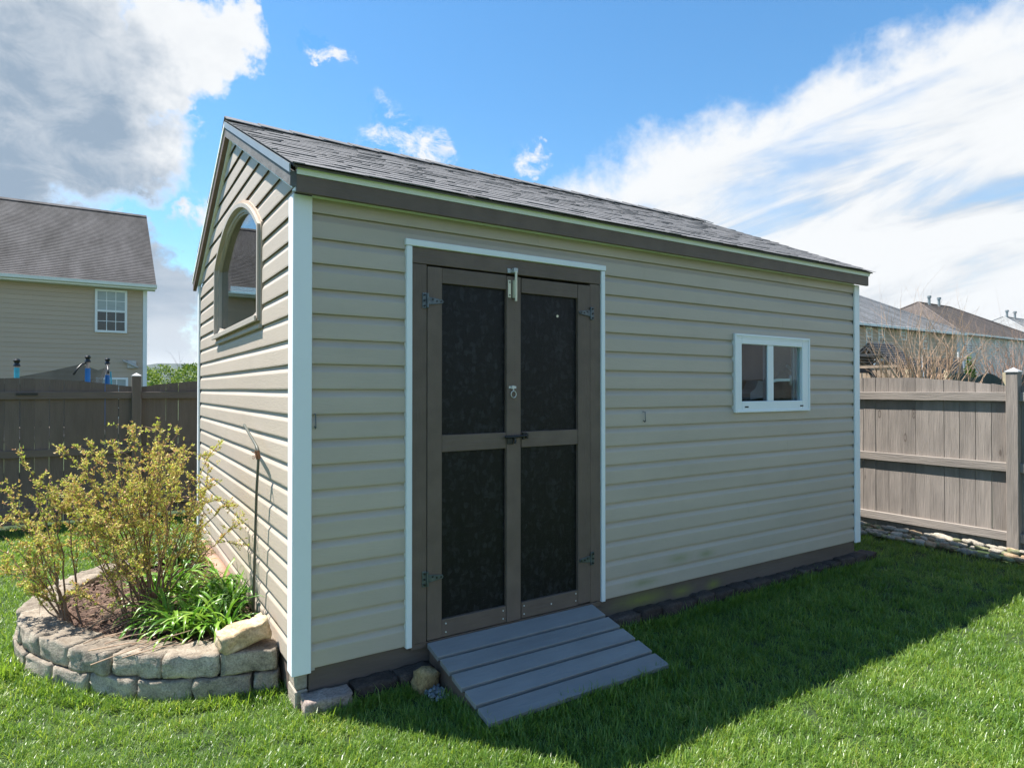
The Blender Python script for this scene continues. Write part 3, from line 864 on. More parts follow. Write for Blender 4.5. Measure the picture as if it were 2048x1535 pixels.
# --- door opening: white trim, brown casing
dcase = MB().box(0.697, 1.866, 0.040, 0.060, 0.19, 2.30).build('door_backing', MAT['darkhole'], shed)
MB().box(0.5725, 0.606, -0.034, 0.004, 0.186, 2.373).build('door_trim', MAT['white'], shed, bevel=0.003)
MB().box(1.958, 1.990, -0.034, 0.004, 0.190, 2.373).build('door_trim', MAT['white'], shed, bevel=0.003)
MB().box(0.566, 1.996, -0.037, 0.004, 2.375, 2.411).build('door_trim', MAT['white'], shed, bevel=0.003)
MB().box(0.608, 0.697, -0.022, 0.060, 0.197, 2.282).build('door_casing', MAT['brown'], shed, bevel=0.002)
MB().box(1.868, 1.956, -0.022, 0.060, 0.200, 2.282).build('door_casing', MAT['brown'], shed, bevel=0.002)
MB().box(0.608, 1.956, -0.024, 0.060, 2.285, 2.372).build('door_casing', MAT['brown_h'], shed, bevel=0.002)
MB().box(0.606, 1.958, -0.020, 0.10, 0.165, 0.196).build('door_sill', MAT['brown_h'], shed, bevel=0.002)


def hinge(parent, x, z, d):
    """T hinge: butt plate on the casing, tapered strap over the door stile. d = direction of the strap."""
    m = MB()
    y0, y1 = -0.034, -0.0285
    m.box(min(x - d * 0.004, x - d * 0.030), max(x - d * 0.004, x - d * 0.030), y0 + 0.005, y1 + 0.004, z - 0.043, z + 0.043)
    m.prism([(x + d * 0.004, z - 0.022), (x + d * 0.092, z - 0.010), (x + d * 0.098, z), (x + d * 0.092, z + 0.010), (x + d * 0.004, z + 0.022)], 'y', y0, y1)
    m.tube([(x, -0.0335, z - 0.04), (x, -0.0335, z + 0.04)], 0.0065, 8)
    h = m.build('hinge', MAT['hinge'], parent, bevel=0.001)
    s = MB()
    for (dx, dz) in ((-0.018, 0.030), (-0.018, -0.030), (-0.018, 0.0), (0.030, 0.008), (0.055, 0.0), (0.082, 0.0)):
        s.tube([(x + d * dx, -0.029, z + dz), (x + d * dx, -0.0365, z + dz)], 0.0055, 8)
    s.v = [tuple(v) for v in s.v]
    h2 = s.build('hinge_screws', MAT['blackmetal'], parent, kind='stuff')
    return h


def door(side):
    d = MB()
    if side == 'L':
        xl, xr, pl, pr, zt = 0.700, 1.3185, 0.789, 1.218, 2.274
    else:
        xl, xr, pl, pr, zt = 1.3245, 1.865, 1.3285, 1.764, 2.268
    z0 = 0.203
    panel = MB().box(pl - 0.02 if side == 'L' else 1.3215, pr + 0.02, -0.004, 0.014, z0 + 0.03, zt - 0.03).build('door', MAT['osb'], shed,
                    label=None)
    zr = [(z0, 0.300), (1.238, 1.333), (zt - (0.086 if side == 'L' else 0.090), zt)]
    F = -0.026
    if side == 'L':
        MB().box(xl, pl, F, 0.010, z0, zt).build('stile', MAT['brown'], panel, bevel=0.002)
        MB().box(pr, xr, F - 0.003, 0.012, z0, zt - 0.004).build('stile', MAT['brown'], panel, bevel=0.002)
        ra, rb = pl + 0.001, pr - 0.001
    else:
        MB().box(pr, xr, F, 0.010, z0 + 0.006, zt).build('stile', MAT['brown'], panel, bevel=0.002)
        ra, rb = 1.3265, pr - 0.001
    for i, (a, b) in enumerate(zr):
        MB().box(ra, rb, F + 0.002, 0.010, a, b).build('rail', MAT['brown_h'], panel, bevel=0.002)
    if side == 'L':
        hinge(panel, 0.698, 2.082, 1); hinge(panel, 0.698, 0.545, 1)
    else:
        hinge(panel, 1.8665, 2.087, -1); hinge(panel, 1.8665, 0.488, -1)
    s = MB()
    sx = [(0.815, 0.276), (0.815, 0.228), (1.195, 0.276), (1.195, 0.228)] if side == 'L' else [(1.345, 0.278), (1.345, 0.228), (1.55, 0.252), (1.745, 0.282), (1.745, 0.236)]
    for x_, z_ in sx: s.tube([(x_, -0.020, z_), (x_, -0.0265, z_)], 0.0048, 8)
    s.build('screws', MAT['screw'], panel, kind='stuff')
    if side == 'L':
        # barrel bolt at the head of the meeting stile
        b = MB(); b.box(1.2255, 1.246, -0.034, -0.0292, 2.140, 2.246); b.box(1.2555, 1.2815, -0.050, -0.0292, 2.138, 2.246)
        b.tube([(1.268, -0.053, 2.118), (1.268, -0.053, 2.30)], 0.0085, 10)
        bo = b.build('barrel_bolt', MAT['brass'], panel, bevel=0.0015)
        s = MB()
        for z_ in (2.155, 2.232): s.tube([(1.236, -0.030, z_), (1.236, -0.036, z_)], 0.0050, 8)
        s.build('bolt_screws', MAT['blackmetal'], panel, kind='stuff')
        kp = MB(); kp.box(1.224, 1.245, -0.031, -0.024, 2.288, 2.316); kp.box(1.254, 1.283, -0.054, -0.024, 2.290, 2.318)
        kp.box(1.243, 1.256, -0.029, -0.024, 2.294, 2.310)
        kp.build('bolt_keeper', MAT['cap'], shed, bevel=0.0015)
        # eye plate and ring
        e = MB(); e.box(1.232, 1.283, -0.033, -0.0292, 1.596, 1.610); e.box(1.249, 1.265, -0.040, -0.0292, 1.593, 1.613)
        e.tube([(1.2605 + 0.018 * math.sin(a), -0.039, 1.561 + 0.020 * math.cos(a)) for a in np.linspace(0.2, 6.2, 22)], 0.0028, 6)
        e.tube([(1.258, -0.038, 1.600), (1.262, -0.040, 1.580)], 0.0028, 6)
        e.build('ring_hasp', MAT['screw'], panel, smooth=False)
        # dark line of old screw holes down the stile
        s = MB()
        for q in range(26): s.tube([(1.2735 + 0.002 * math.sin(q), -0.0288, 2.07 - q * 0.0165), (1.2735 + 0.002 * math.sin(q), -0.0297, 2.07 - q * 0.0165)], 0.0017, 5)
        s.build('pin_holes', MAT['blackmetal'], panel, kind='stuff')
        # black thumb latch
        l = MB(); l.box(1.218, 1.262, -0.038, -0.0292, 1.262, 1.312); l.box(1.205, 1.285, -0.046, -0.034, 1.298, 1.316)
        l.tube([(1.196, -0.044, 1.306), (1.262, -0.046, 1.306), (1.352, -0.046, 1.311)], 0.0075, 8)
        l.tube([(1.262, -0.044, 1.300), (1.268, -0.050, 1.282), (1.262, -0.050, 1.266)], 0.007, 8)
        l.build('latch', MAT['blackmetal'], panel, bevel=0.002)
    else:
        l = MB(); l.box(1.3285, 1.342, -0.040, -0.0245, 1.288, 1.330); l.box(1.353, 1.369, -0.040, -0.0245, 1.292, 1.326); l.box(1.330, 1.366, -0.034, -0.0245, 1.302, 1.318)
        l.build('latch_keeper', MAT['blackmetal'], panel, bevel=0.002)
        s = MB(); s.tube([(1.612, -0.0035, 2.055), (1.612, -0.009, 2.055)], 0.009, 8); s.build('bare_knot', MAT['brass'], panel)
    return panel


door('L'); door('R')

# --- small sliding window on the front
win = MB()
fw = 0.082
o0, o1 = -0.034, 0.03
win.box(WX0, WX0 + fw, o0, o1, WZ0, WZ1); win.box(WX1 - fw - 0.014, WX1, o0, o1, WZ0, WZ1)
win.box(WX0 + fw, WX1 - fw - 0.014, o0, o1, WZ0, WZ0 + 0.082); win.box(WX0 + fw, WX1 - fw - 0.014, o0, o1, WZ1 - 0.072, WZ1)
win = win.build('window', MAT['white'], shed, bevel=0.004, label='small white framed sliding window to the right of the doors')
m = MB()                                                  # stepped lip round the outside
lp = 0.012
for (a, b, c, d_) in ((WX0 - 0.006, WX0 + lp, WZ0 - 0.006, WZ1 + 0.006), (WX1 - lp, WX1 + 0.006, WZ0 - 0.006, WZ1 + 0.006)):
    m.box(a, b, -0.041, -0.020, c, d_)
m.box(WX0 + lp, WX1 - lp, -0.041, -0.020, WZ0 - 0.006, WZ0 + lp); m.box(WX0 + lp, WX1 - lp, -0.041, -0.020, WZ1 - lp, WZ1 + 0.006)
m.box(WX0 + 0.03, WX1 - 0.03, -0.037, -0.0335, WZ1 - 0.028, WZ1 - 0.022)
m.build('frame_lip', MAT['white'], win, bevel=0.002)
MB().box(3.728, 3.806, -0.030, 0.02, WZ0 + 0.082, WZ1 - 0.072).build('meeting_rail', MAT['white'], win, bevel=0.004)
MB().box(WX0 + fw, 3.728, -0.019, -0.015, WZ0 + 0.082, WZ1 - 0.072).build('pane', MAT['screenglass'], win, label='left pane, darkened by an insect screen')
MB().box(3.806, WX1 - fw - 0.014, -0.009, -0.005, WZ0 + 0.082, WZ1 - 0.072).build('pane', MAT['glass'], win)
m = MB(); m.box(WX1 - fw - 0.075, WX1 - fw - 0.060, 0.012, 0.03, WZ0 + 0.082, WZ1 - 0.072); m.box(WX1 - fw - 0.032, WX1 - fw - 0.016, 0.012, 0.03, WZ0 + 0.082, WZ1 - 0.072)
m.build('sash_edge', M('blue_grey_sash', (0.20, 0.27, 0.31), 0.4), win)
m = MB()
for x_ in (3.43, 4.16): m.box(x_, x_ + 0.045, -0.0355, -0.0335, WZ0 + 0.032, WZ0 + 0.043)
m.build('weep_hole', MAT['darkhole'], win)

# things seen through that window
def blob_lathe(prof, c, n=18):
    m = MB(); vs = []; fs = []
    for (r_, z_) in prof:
        for q in range(n):
            a = 2 * math.pi * q / n; vs.append((c[0] + r_ * math.cos(a), c[1] + r_ * math.sin(a), c[2] + z_))
    for i in range(len(prof) - 1):
        for q in range(n):
            fs.append((i * n + q, i * n + (q + 1) % n, (i + 1) * n + (q + 1) % n, (i + 1) * n + q))
    fs.append(tuple(range(n - 1, -1, -1))); fs.append(tuple((len(prof) - 1) * n + q for q in range(n)))
    return m.add(vs, fs)


MB().box(3.2, 4.985, 0.14, 0.72, 1.26, 1.30).build('shelf', MAT['oldwood'], shed)
tank = thing('garden_sprayer', (4.60, 0.42, 1.30), 'grey green sprayer tank with pale hose seen through the right pane', 'sprayer')
blob_lathe([(0.13, 0), (0.14, 0.02), (0.145, 0.26), (0.13, 0.33), (0.09, 0.40), (0.05, 0.43), (0.05, 0.46)], (4.60, 0.42, 1.30)).build('tank', M('grey_green_plastic', (0.25, 0.29, 0.24), 0.4), tank, smooth=True)
MB().tube([(4.52, 0.27, 1.45), (4.50, 0.24, 1.62), (4.45, 0.22, 1.76), (4.36, 0.22, 1.80)], 0.014, 8).build('hose', MAT['white'], tank, smooth=True)
blob_lathe([(0.148, 0.05), (0.148, 0.11)], (4.60, 0.42, 1.30)).build('base_band', M('dark_green_plastic', (0.02, 0.07, 0.055), 0.4), tank)
stick = thing('security_bar', (3.95, 0.03, 1.65), 'white bar with an oval end propped across the right window pane', 'window bar')
MB().prism([(3.800, 1.640), (3.95, 1.658), (4.15, 1.662), (4.15, 1.682), (3.95, 1.680), (3.800, 1.660)], 'y', 0.030, 0.045).build('bar', MAT['white'], stick)
m = MB(); m.prism([(4.142 + 0.030 * math.cos(a), 1.668 + 0.046 * math.sin(a)) for a in np.linspace(0, 2 * math.pi, 18, endpoint=False)], 'y', 0.026, 0.048)
m.build('oval_end', MAT['cap'], stick, bevel=0.004)
bx = thing('white_carton', (4.02, 0.34, 1.30), 'crumpled white carton seen behind the left window pane', 'carton')
MB().prism([(3.92, 1.50), (4.12, 1.52), (4.12, 1.66), (4.03, 1.67), (3.99, 1.60), (3.92, 1.56)], 'y', 0.28, 0.40).build('carton_body', MAT['white'], bx)
MB().box(3.90, 4.14, 0.26, 0.42, 1.30, 1.498).build('stand', MAT['brown'], bx)

# --- arched window in the gable wall
def ring_between(po, pi, x0, x1):
    """Solid frame between two outlines of equal point count, from x0 (outer face) to x1."""
    m = MB(); n = len(po)
    vs = [(x0, a, b) for a, b in po] + [(x0, a, b) for a, b in pi] + [(x1, a, b) for a, b in pi] + [(x1, a, b) for a, b in po]
    fs = []
    for i in range(n):
        j = (i + 1) % n
        for q in range(4): fs.append((q * n + i, q * n + j, ((q + 1) % 4) * n + j, ((q + 1) % 4) * n + i))
    return m.add(vs, fs)


aw = ring_between(arch_poly(0.0), arch_poly(0.027), -0.036, 0.086).build('arched_window', MAT['tanframe'], shed, label='tan framed arched window high in the end wall')
ring_between(arch_poly(0.0275), arch_poly(0.055), -0.004, 0.085).build('sash', MAT['tanframe'], aw)
ring_between(arch_poly(0.0555), arch_poly(0.066), 0.006, 0.083).build('glazing_bead', MAT['tanframe'], aw)
pl = [(a, b) for a, b in arch_poly(0.0665)]
MB().prism(pl, 'x', 0.018, 0.022).build('pane', MAT['dblglass'], aw)
ring_between([(a, b) for a, b in arch_poly(-0.022)], arch_poly(-0.0005), -0.018, 0.002).build('caulk_bead', MAT['caulk'], aw)
m = MB(); m.box(-0.052, -0.0405, AY0 - 0.004, AY1 + 0.004, AZ0 - 0.004, AZ0 + 0.030); m.box(-0.030, -0.004, AY0 - 0.01, AY1 - 0.05, AZ0 - 0.045, AZ0 - 0.0225)
m.build('sill', MAT['tanframe'], aw, bevel=0.002)

# nail hooks on the front siding
for (x_, z_) in ((0.083, 1.432), (2.354, 1.402)):
    m = MB(); m.tube([(x_, -0.006, z_ + 0.034), (x_, -0.030, z_ + 0.034), (x_ + 0.001, -0.034, z_ - 0.03), (x_ + 0.002, -0.022, z_ - 0.038)], 0.0032, 6)
    m.tube([(x_, -0.012, z_ - 0.028), (x_, -0.036, z_ - 0.034)], 0.0035, 6)
    m.build('nail_hook', MAT['hinge'], shed)
# dirt dauber bits and notch at the bottom of the near post
MB().box(0.062, 0.086, -0.018, -0.004, 0.186, 0.199).build('starter_strip_end', MAT['tanframe'], shed)

# ------------------------------------------------------------------ ramp
ramp_t = thing('door_ramp', (1.29, -0.35, 0), 'blue grey painted plank ramp leading up to the brown doors', 'ramp')
RX0, RX1 = 0.700, 1.878
RY0, RZ0, RY1, RZ1 = -0.030, 0.192, -0.700, 0.044
for q in range(5):
    a = q / 5.0 + (0.034 if q else 0.0); b = (q + 1) / 5.0 - 0.002
    def RP(t, dz): return (RY0 + (RY1 - RY0) * t, RZ0 + (RZ1 - RZ0) * t + dz)
    e0 = random.uniform(-0.004, 0.004)
    p = [RP(a, 0), RP(b, 0), RP(b - 0.006, -0.026), RP(a + 0.004, -0.026)]
    MB().prism(p, 'x', RX0 + e0, RX1 + e0 * 0.7).build('plank', MAT['ramp'], ramp_t, bevel=0.0015)
for x_ in (RX0 + 0.012, RX1 - 0.052, 1.27):
    MB().prism([(RY0 + 0.005, RZ0 - 0.0275), (RY1 + 0.012, RZ1 - 0.0275), (RY1 + 0.012, 0.0), (RY0 + 0.005, 0.0)], 'x', x_, x_ + 0.04).build('stringer', MAT['brown_h'], ramp_t, bevel=0.002)

# ------------------------------------------------------------------ stone edging along the base
edging = thing('stone_edging', (2.5, -0.06, 0), 'row of dark reddish paving stones laid along the foot of the front wall', 'edging')
x_ = 2.02
pav = [stone_mesh('paver', 0.215, 0.11, 0.085, 40 + q, 0.14, 0.14, 4, MAT['paver']) for q in range(6)]
q = 0
while x_ < 5.02:
    w_ = 0.215 * random.uniform(0.85, 1.12)
    s = place('paver', pav[q % 6], edging, (x_ + w_ / 2, -0.045 + random.uniform(-0.014, 0.014), 0.036 + random.uniform(-0.01, 0.012)), random.uniform(-0.08, 0.08), random.uniform(-0.08, 0.08))
    s.scale = (w_ / 0.215, 1, 1); x_ += w_ + 0.004; q += 1
s = place('paver', pav[2], edging, (5.19, -0.02, 0.04), 0.15); s.scale = (1.0, 1.3, 0.6)
for q, (xx, ww) in enumerate(((0.40, 0.235), (0.205 + 0.43, 0.22))):
    place('paver', stone_mesh('paver', ww, 0.11, 0.09, 60 + q, 0.14, 0.14, 4, MAT['paver']), edging, (xx - 0.02, -0.050, 0.040), 0.05)
pk = place('paving_stone', stone_mesh('paving_stone', 0.235, 0.11, 0.085, 71, 0.14, 0.12, 5, MAT['palepaver']), None, (0.130, -0.075, 0.040), -0.05, 0.06)
tag(pk, 'pale pinkish paving stone at the near corner of the shed', 'paving stone')
rk = place('tan_rock', stone_mesh('tan_rock', 0.125, 0.09, 0.125, 33, 0.22, 0.45, 4, MAT['ochrerock']), None, (0.625, -0.160, 0.055), 0.3, 0.15, 0.25)
tag(rk, 'small ochre rock on the grass to the left of the ramp', 'rock')
gv = []; gf = []
for q in range(160):
    t = random.random()
    c = Vector((0.645 + 0.045 * random.uniform(-1, 1), -0.06 - 0.26 * t, 0.012 + random.uniform(0, 0.02)))
    r_ = random.uniform(0.006, 0.015); n0 = len(gv)
    for dd in ((1, 0, 0), (-1, 0, 0), (0, 1, 0), (0, -1, 0), (0, 0, 1), (0, 0, -1)):
        gv.append(c + Vector(dd) * r_ * random.uniform(0.7, 1.3))
    for t3 in ((0, 2, 4), (2, 1, 4), (1, 3, 4), (3, 0, 4), (2, 0, 5), (1, 2, 5), (3, 1, 5), (0, 3, 5)): gf.append([n0 + a for a in t3])
arrmesh('gravel', [tuple(v) for v in gv], gf, MAT['gravel'], kind='stuff')

# ------------------------------------------------------------------ raised bed
def resample(poly, step):
    P = np.array(poly); seg = np.hypot(*np.diff(P, axis=0).T); cum = np.concatenate([[0], np.cumsum(seg)])
    n = max(1, round(cum[-1] / step)); t = np.linspace(0, cum[-1], n + 1)
    return [Vector((np.interp(u, cum, P[:, 0]), np.interp(u, cum, P[:, 1]), 0)) for u in t]


planter = thing('planter_wall', (-0.6, 1.7, 0), 'curved two course wall of tumbled grey blocks around the flower bed', 'planter')
BH = 0.113
for course in (0, 1):
    pts = resample(BED, 0.283)
    if course == 0:
        pts = [Vector((-0.015, 0.262, 0))] + [a.lerp(b, 0.45) for a, b in zip(pts[:-1], pts[1:])] + [pts[-1]]
    ctr = Vector((-0.25, 1.7, 0))
    for q, (a, b) in enumerate(zip(pts[:-1], pts[1:])):
        mid = (a + b) / 2; t = (b - a); w_ = t.length - 0.014
        ang = math.atan2(t.y, t.x)
        inn = Vector((-t.y, t.x, 0)).normalized()
        if inn.dot(ctr - mid) < 0: inn = -inn
        dpt = 0.20
        out_push = 0.012 if course == 0 else -0.004
        c = mid + inn * (dpt / 2 - out_push + random.uniform(-0.008, 0.008))
        me = stone_mesh('wall_block', w_, dpt, BH * random.uniform(0.97, 1.02), 100 + course * 40 + q, 0.14, 0.15, 7, MAT['block'])
        place('wall_block', me, planter, (c.x, c.y, 0.052 + course * (BH + 0.002)), ang + random.uniform(-0.05, 0.05), random.uniform(-0.02, 0.02))

bm = MB(); NX, NY = 26, 60
gx = np.linspace(-1.28, 0.0, NX); gy = np.linspace(0.30, 3.2, NY)
XX, YY = np.meshgrid(gx, gy)
ZZ = 0.165 + 0.02 * np.sin(XX * 7 + YY * 3) * np.cos(YY * 5) + rng.normal(0, 0.008, XX.shape) + 0.03 * np.exp(-((XX + 0.55) ** 2 + (YY - 1.3) ** 2) / 0.15)
keep = in_bed(XX.ravel(), YY.ravel(), -0.06).reshape(XX.shape)
idx = np.arange(XX.size).reshape(XX.shape)
q4 = np.stack([idx[:-1, :-1], idx[:-1, 1:], idx[1:, 1:], idx[1:, :-1]], -1).reshape(-1, 4)
kk = keep.ravel()[q4].all(1)
structure(arrmesh('mulch_bed', np.stack([XX, YY, ZZ], -1).reshape(-1, 3), q4[kk], MAT['soil'], smooth=True))
# bark chips and dead leaves, dry stalks
cv = []; cf = []
while len(cf) < 2600:
    x_, y_ = random.uniform(-1.15, -0.01), random.uniform(0.33, 3.1)
    if not in_bed(np.array([x_]), np.array([y_]), -0.16)[0]: continue
    l_, w_ = random.uniform(0.012, 0.045), random.uniform(0.004, 0.013)
    a = random.uniform(0, 6.3); tl = random.uniform(-0.5, 0.5); c = Vector((x_, y_, 0.185 + random.uniform(0, 0.03)))
    u = Vector((math.cos(a), math.sin(a), tl)) * l_ / 2; v = Vector((-math.sin(a), math.cos(a), random.uniform(-0.6, 0.6))) * w_ / 2
    n0 = len(cv); cv += [c - u - v, c + u - v, c + u + v, c - u + v]; cf.append((n0, n0 + 1, n0 + 2, n0 + 3))
arrmesh('bark_mulch', [tuple(v) for v in cv], cf, MAT['chip'], kind='stuff')
m = MB()
for q in range(46):
    x_, y_ = random.uniform(-0.95, -0.15), random.uniform(0.55, 1.6)
    a = random.uniform(-0.9, 0.9) + math.pi * 0.1; l_ = random.uniform(0.2, 0.6); z_ = random.uniform(0.2, 0.24)
    p0 = Vector((x_, y_, z_)); p1 = p0 + Vector((math.cos(a) * l_, math.sin(a) * l_ * 0.5, random.uniform(-0.02, 0.07)))
    if not in_bed(np.array([p1.x]), np.array([p1.y]), -0.1)[0]: continue
    m.tube([p0, p0.lerp(p1, 0.5) + Vector((0, 0, 0.012)), p1], [0.0035, 0.003, 0.0015], 4)
m.build('dry_stalks', M('dry_stalk', (0.36, 0.25, 0.17), 0.85, 0.3, 20, rnd=0), kind='stuff')

rk = place('sandstone_rock', stone_mesh('sandstone_rock', 0.255, 0.125, 0.098, 14, 0.26, 0.16, 6, MAT['tanrock']), None, (-0.180, 0.395, 0.287), 0.10, 0.05, -0.17)
tag(rk, 'large pale tan rock lying on top of the planter wall', 'rock')
tb = MB().tube([(-0.055, 1.55, 0.20), (-0.06, 2.1, 0.22), (-0.065, 2.65, 0.215), (-0.06, 3.0, 0.22)], [0.05, 0.052, 0.050, 0.047], 10).build('landscape_timber', MAT['terracotta'], None, smooth=True)
tag(tb, 'faded red round timber lying along the foot of the end wall', 'timber')
rod = MB()
rod.tube([(-0.062, 0.742, 0.17), (-0.066, 0.685, 0.6), (-0.068, 0.625, 1.0), (-0.068, 0.575, 1.205), (-0.068, 0.575, 1.240), (-0.068, 0.62, 1.262), (-0.066, 1.02, 1.368)], 0.0078, 8)
rd = thing('bent_rod', (-0.062, 0.742, 0.17), 'thin dark metal rod bent over at the top, standing by the end wall', 'rod')
rod.build('rod', MAT['rod'], rd, smooth=True)
m = MB(); m.tube([(-0.068, 0.575, 1.195), (-0.076, 0.580, 1.242)], 0.0135, 7)
for q in range(6): m.tube([(-0.07, 0.578, 1.22), (-0.07 - random.uniform(0.005, 0.05), 0.578 - random.uniform(-0.02, 0.05), 1.22 + random.uniform(-0.03, 0.03))], 0.002, 4)
m.build('twine_knot', MAT['twine'], rd)

# ------------------------------------------------------------------ plants in the bed
def leaf_quads(P, D, ln, wd, rngl):
    """Folded two-quad leaves at points P pointing along D."""
    n = len(P)
    D = D / np.linalg.norm(D, axis=1, keepdims=True)
    r_ = rngl.normal(size=(n, 3)); S = np.cross(D, r_); S /= np.linalg.norm(S, axis=1, keepdims=True) + 1e-9
    U = np.cross(S, D)
    ln = ln[:, None]; wd = wd[:, None]
    a = P; b = P + D * ln * 0.45 + S * wd * 0.5 + U * wd * 0.18; c = P + D * ln; d = P + D * ln * 0.45 - S * wd * 0.5 + U * wd * 0.18
    v = np.stack([a, b, c, d], 1).reshape(-1, 3)
    f = np.arange(4 * n).reshape(n, 4)
    return v, f


MAT['shrubleaf'] = leafmat('spring_shrub_leaf', [(0.54, 0.26, 0.18), (0.44, 0.56, 0.08), (0.60, 0.68, 0.13), (0.66, 0.34, 0.22), (0.74, 0.76, 0.22), (0.60, 0.31, 0.21)], 0.5, 0.35, 4.0)
MAT['bark'] = M('reddish_bark', (0.22, 0.135, 0.09), 0.85, 0.3, 25, (1, 1, 0.3), 0.4, 50)
MAT['lilyleaf'] = leafmat('strap_leaf', [(0.04, 0.12, 0.015), (0.08, 0.22, 0.02), (0.14, 0.31, 0.03), (0.26, 0.40, 0.06), (0.12, 0.28, 0.03)], 0.32, 0.3, 5.0)
MAT['lilydark'] = leafmat('dark_strap_leaf', [(0.025, 0.07, 0.012), (0.05, 0.13, 0.02), (0.09, 0.19, 0.03), (0.15, 0.24, 0.05)], 0.35, 0.25, 5.0)


def shrub(base, tips, label, sub=6, twigs=4, seed=1, leafn=7, name='deciduous_shrub'):
    rd_ = random.Random(seed); rn = np.random.default_rng(seed)
    root = thing(name, base, label, 'shrub')
    stems = MB(); tw = MB(); LP = []; LD = []
    B = Vector(base)

    def jit(k): return Vector((rd_.gauss(0, k), rd_.gauss(0, k), rd_.gauss(0, k)))

    def branch(p0, p1, r0, r1, segs, mb, n, wob, arch=0.0):
        pts = []
        for i in range(segs + 1):
            t = i / segs
            p = p0.lerp(p1, t) + (jit(wob) if 0 < i < segs else Vector())
            p.z += arch * math.sin(math.pi * t * 0.9)
            pts.append(p)
        mb.tube(pts, [r0 + (r1 - r0) * i / segs for i in range(segs + 1)], n, cap=False)
        return pts

    def leaves(pts, k, spread):
        for _ in range(k):                                     # a tuft of small leaves at a node of the twig
            i = rd_.randrange(len(pts) - 1); t = rd_.random()
            p = pts[i].lerp(pts[i + 1], t); d = (pts[i + 1] - pts[i]).normalized()
            for _q in range(rd_.choice((3, 4, 5, 6))):
                LP.append(p + jit(0.0025)); LD.append(d * 0.6 + jit(0.65) + Vector((0, 0, 0.15)))
    for tp in tips:
        T = Vector(tp); b0 = B + Vector((rd_.gauss(0, 0.03), rd_.gauss(0, 0.03), -0.02))
        main = branch(b0, T, rd_.uniform(0.0045, 0.008), 0.0014, 8, stems, 5, 0.010, 0.05)
        L0 = (T - b0).length
        leaves(main[5:], int(leafn * 3), 1)
        for s in range(sub):
            t = rd_.uniform(0.28, 0.95); i = int(t * 8); i = min(i, 7)
            p = main[i].lerp(main[i + 1], rd_.random()); ax = (main[i + 1] - main[i]).normalized()
            d = (ax * 0.9 + jit(0.55) + Vector((0, 0, 0.15))).normalized()
            ln = L0 * rd_.uniform(0.14, 0.32) * (1.25 - 0.6 * t)
            br = branch(p, p + d * ln, 0.0026, 0.0010, 4, stems, 4, 0.008, 0.01)
            leaves(br, leafn, 1)
            for w in range(twigs):
                i2 = rd_.randrange(1, 4); p2 = br[i2]; ax2 = (br[i2 + 1] - br[i2]).normalized()
                d2 = (ax2 * 0.9 + jit(0.5) + Vector((0, 0, 0.1))).normalized()
                l2 = rd_.uniform(0.05, 0.13)
                tb_ = branch(p2, p2 + d2 * l2, 0.0013, 0.0007, 2, tw, 3, 0.004)
                leaves(tb_, leafn // 2 + 2, 1)
    stems.build('stems', MAT['bark'], root, smooth=True, fix=False)
    tw.build('twigs', MAT['bark'], root, fix=False, kind='stuff')
    P = np.array([tuple(p) for p in LP]); Dv = np.array([tuple(p) for p in LD])
    okm = P[:, 0] < -0.03
    P, Dv = P[okm], Dv[okm]
    v, f = leaf_quads(P, Dv, rn.uniform(0.009, 0.022, len(P)), rn.uniform(0.005, 0.011, len(P)), rn)
    arrmesh('leaves', v, f, MAT['shrubleaf'], root, kind='stuff')
    return root


tips_main = [(-0.46, 1.26, 1.38), (-0.55, 1.34, 1.35), (-0.74, 1.46, 1.32), (-0.62, 1.30, 1.30), (-0.36, 1.18, 1.30), (-0.24, 1.12, 1.22), (-0.20, 1.35, 1.05),
             (-0.80, 1.50, 1.25), (-0.86, 1.55, 1.10), (-0.50, 1.55, 1.28), (-0.35, 1.55, 1.15), (-0.62, 1.75, 1.15), (-0.95, 1.62, 0.98), (-0.30, 1.00, 0.98),
             (-0.45, 1.05, 1.15), (-0.70, 1.15, 1.05), (-0.16, 1.25, 0.82), (-1.00, 1.45, 0.85), (-0.55, 1.20, 1.12), (-0.12, 1.05, 0.72), (-0.80, 1.30, 0.90), (-0.42, 1.75, 0.95)]
tips_main += [(-0.92, 1.36, 0.98), (-0.98, 1.45, 1.08), (-0.90, 1.48, 1.16), (-0.84, 1.25, 0.82), (-1.02, 1.52, 0.96), (-0.66, 1.22, 0.92)]
tips_main = [(a - 0.04 * (c - 0.7), b, c - 0.07 if c > 1.0 else c) for a, b, c in tips_main]
shrub((-0.556, 1.342, 0.19), tips_main, 'tall twiggy shrub in yellow green and reddish spring leaf, against the end wall', 7, 4, 5, 6)
tips_left = [(-1.27, 1.57, 0.93), (-1.16, 1.49, 1.08), (-1.33, 1.62, 0.52), (-1.30, 1.50, 0.72), (-1.08, 1.42, 0.95), (-1.22, 1.75, 0.85), (-1.02, 1.60, 0.98),
             (-1.40, 1.75, 0.66), (-1.12, 1.30, 0.70), (-1.18, 1.34, 0.42)]
shrub((-0.956, 1.368, 0.19), tips_left, 'lower spreading shrub leaning out over the left of the stone wall', 6, 4, 9, 6)
tips_mid = [(-0.85, 1.10, 0.66), (-0.78, 1.05, 0.80), (-0.92, 1.22, 0.74), (-0.62, 1.02, 0.62), (-0.97, 1.08, 0.45)]
shrub((-0.684, 1.173, 0.19), tips_mid, 'small sparse shrub in the mulch in front of the tall one', 5, 3, 13, 5)


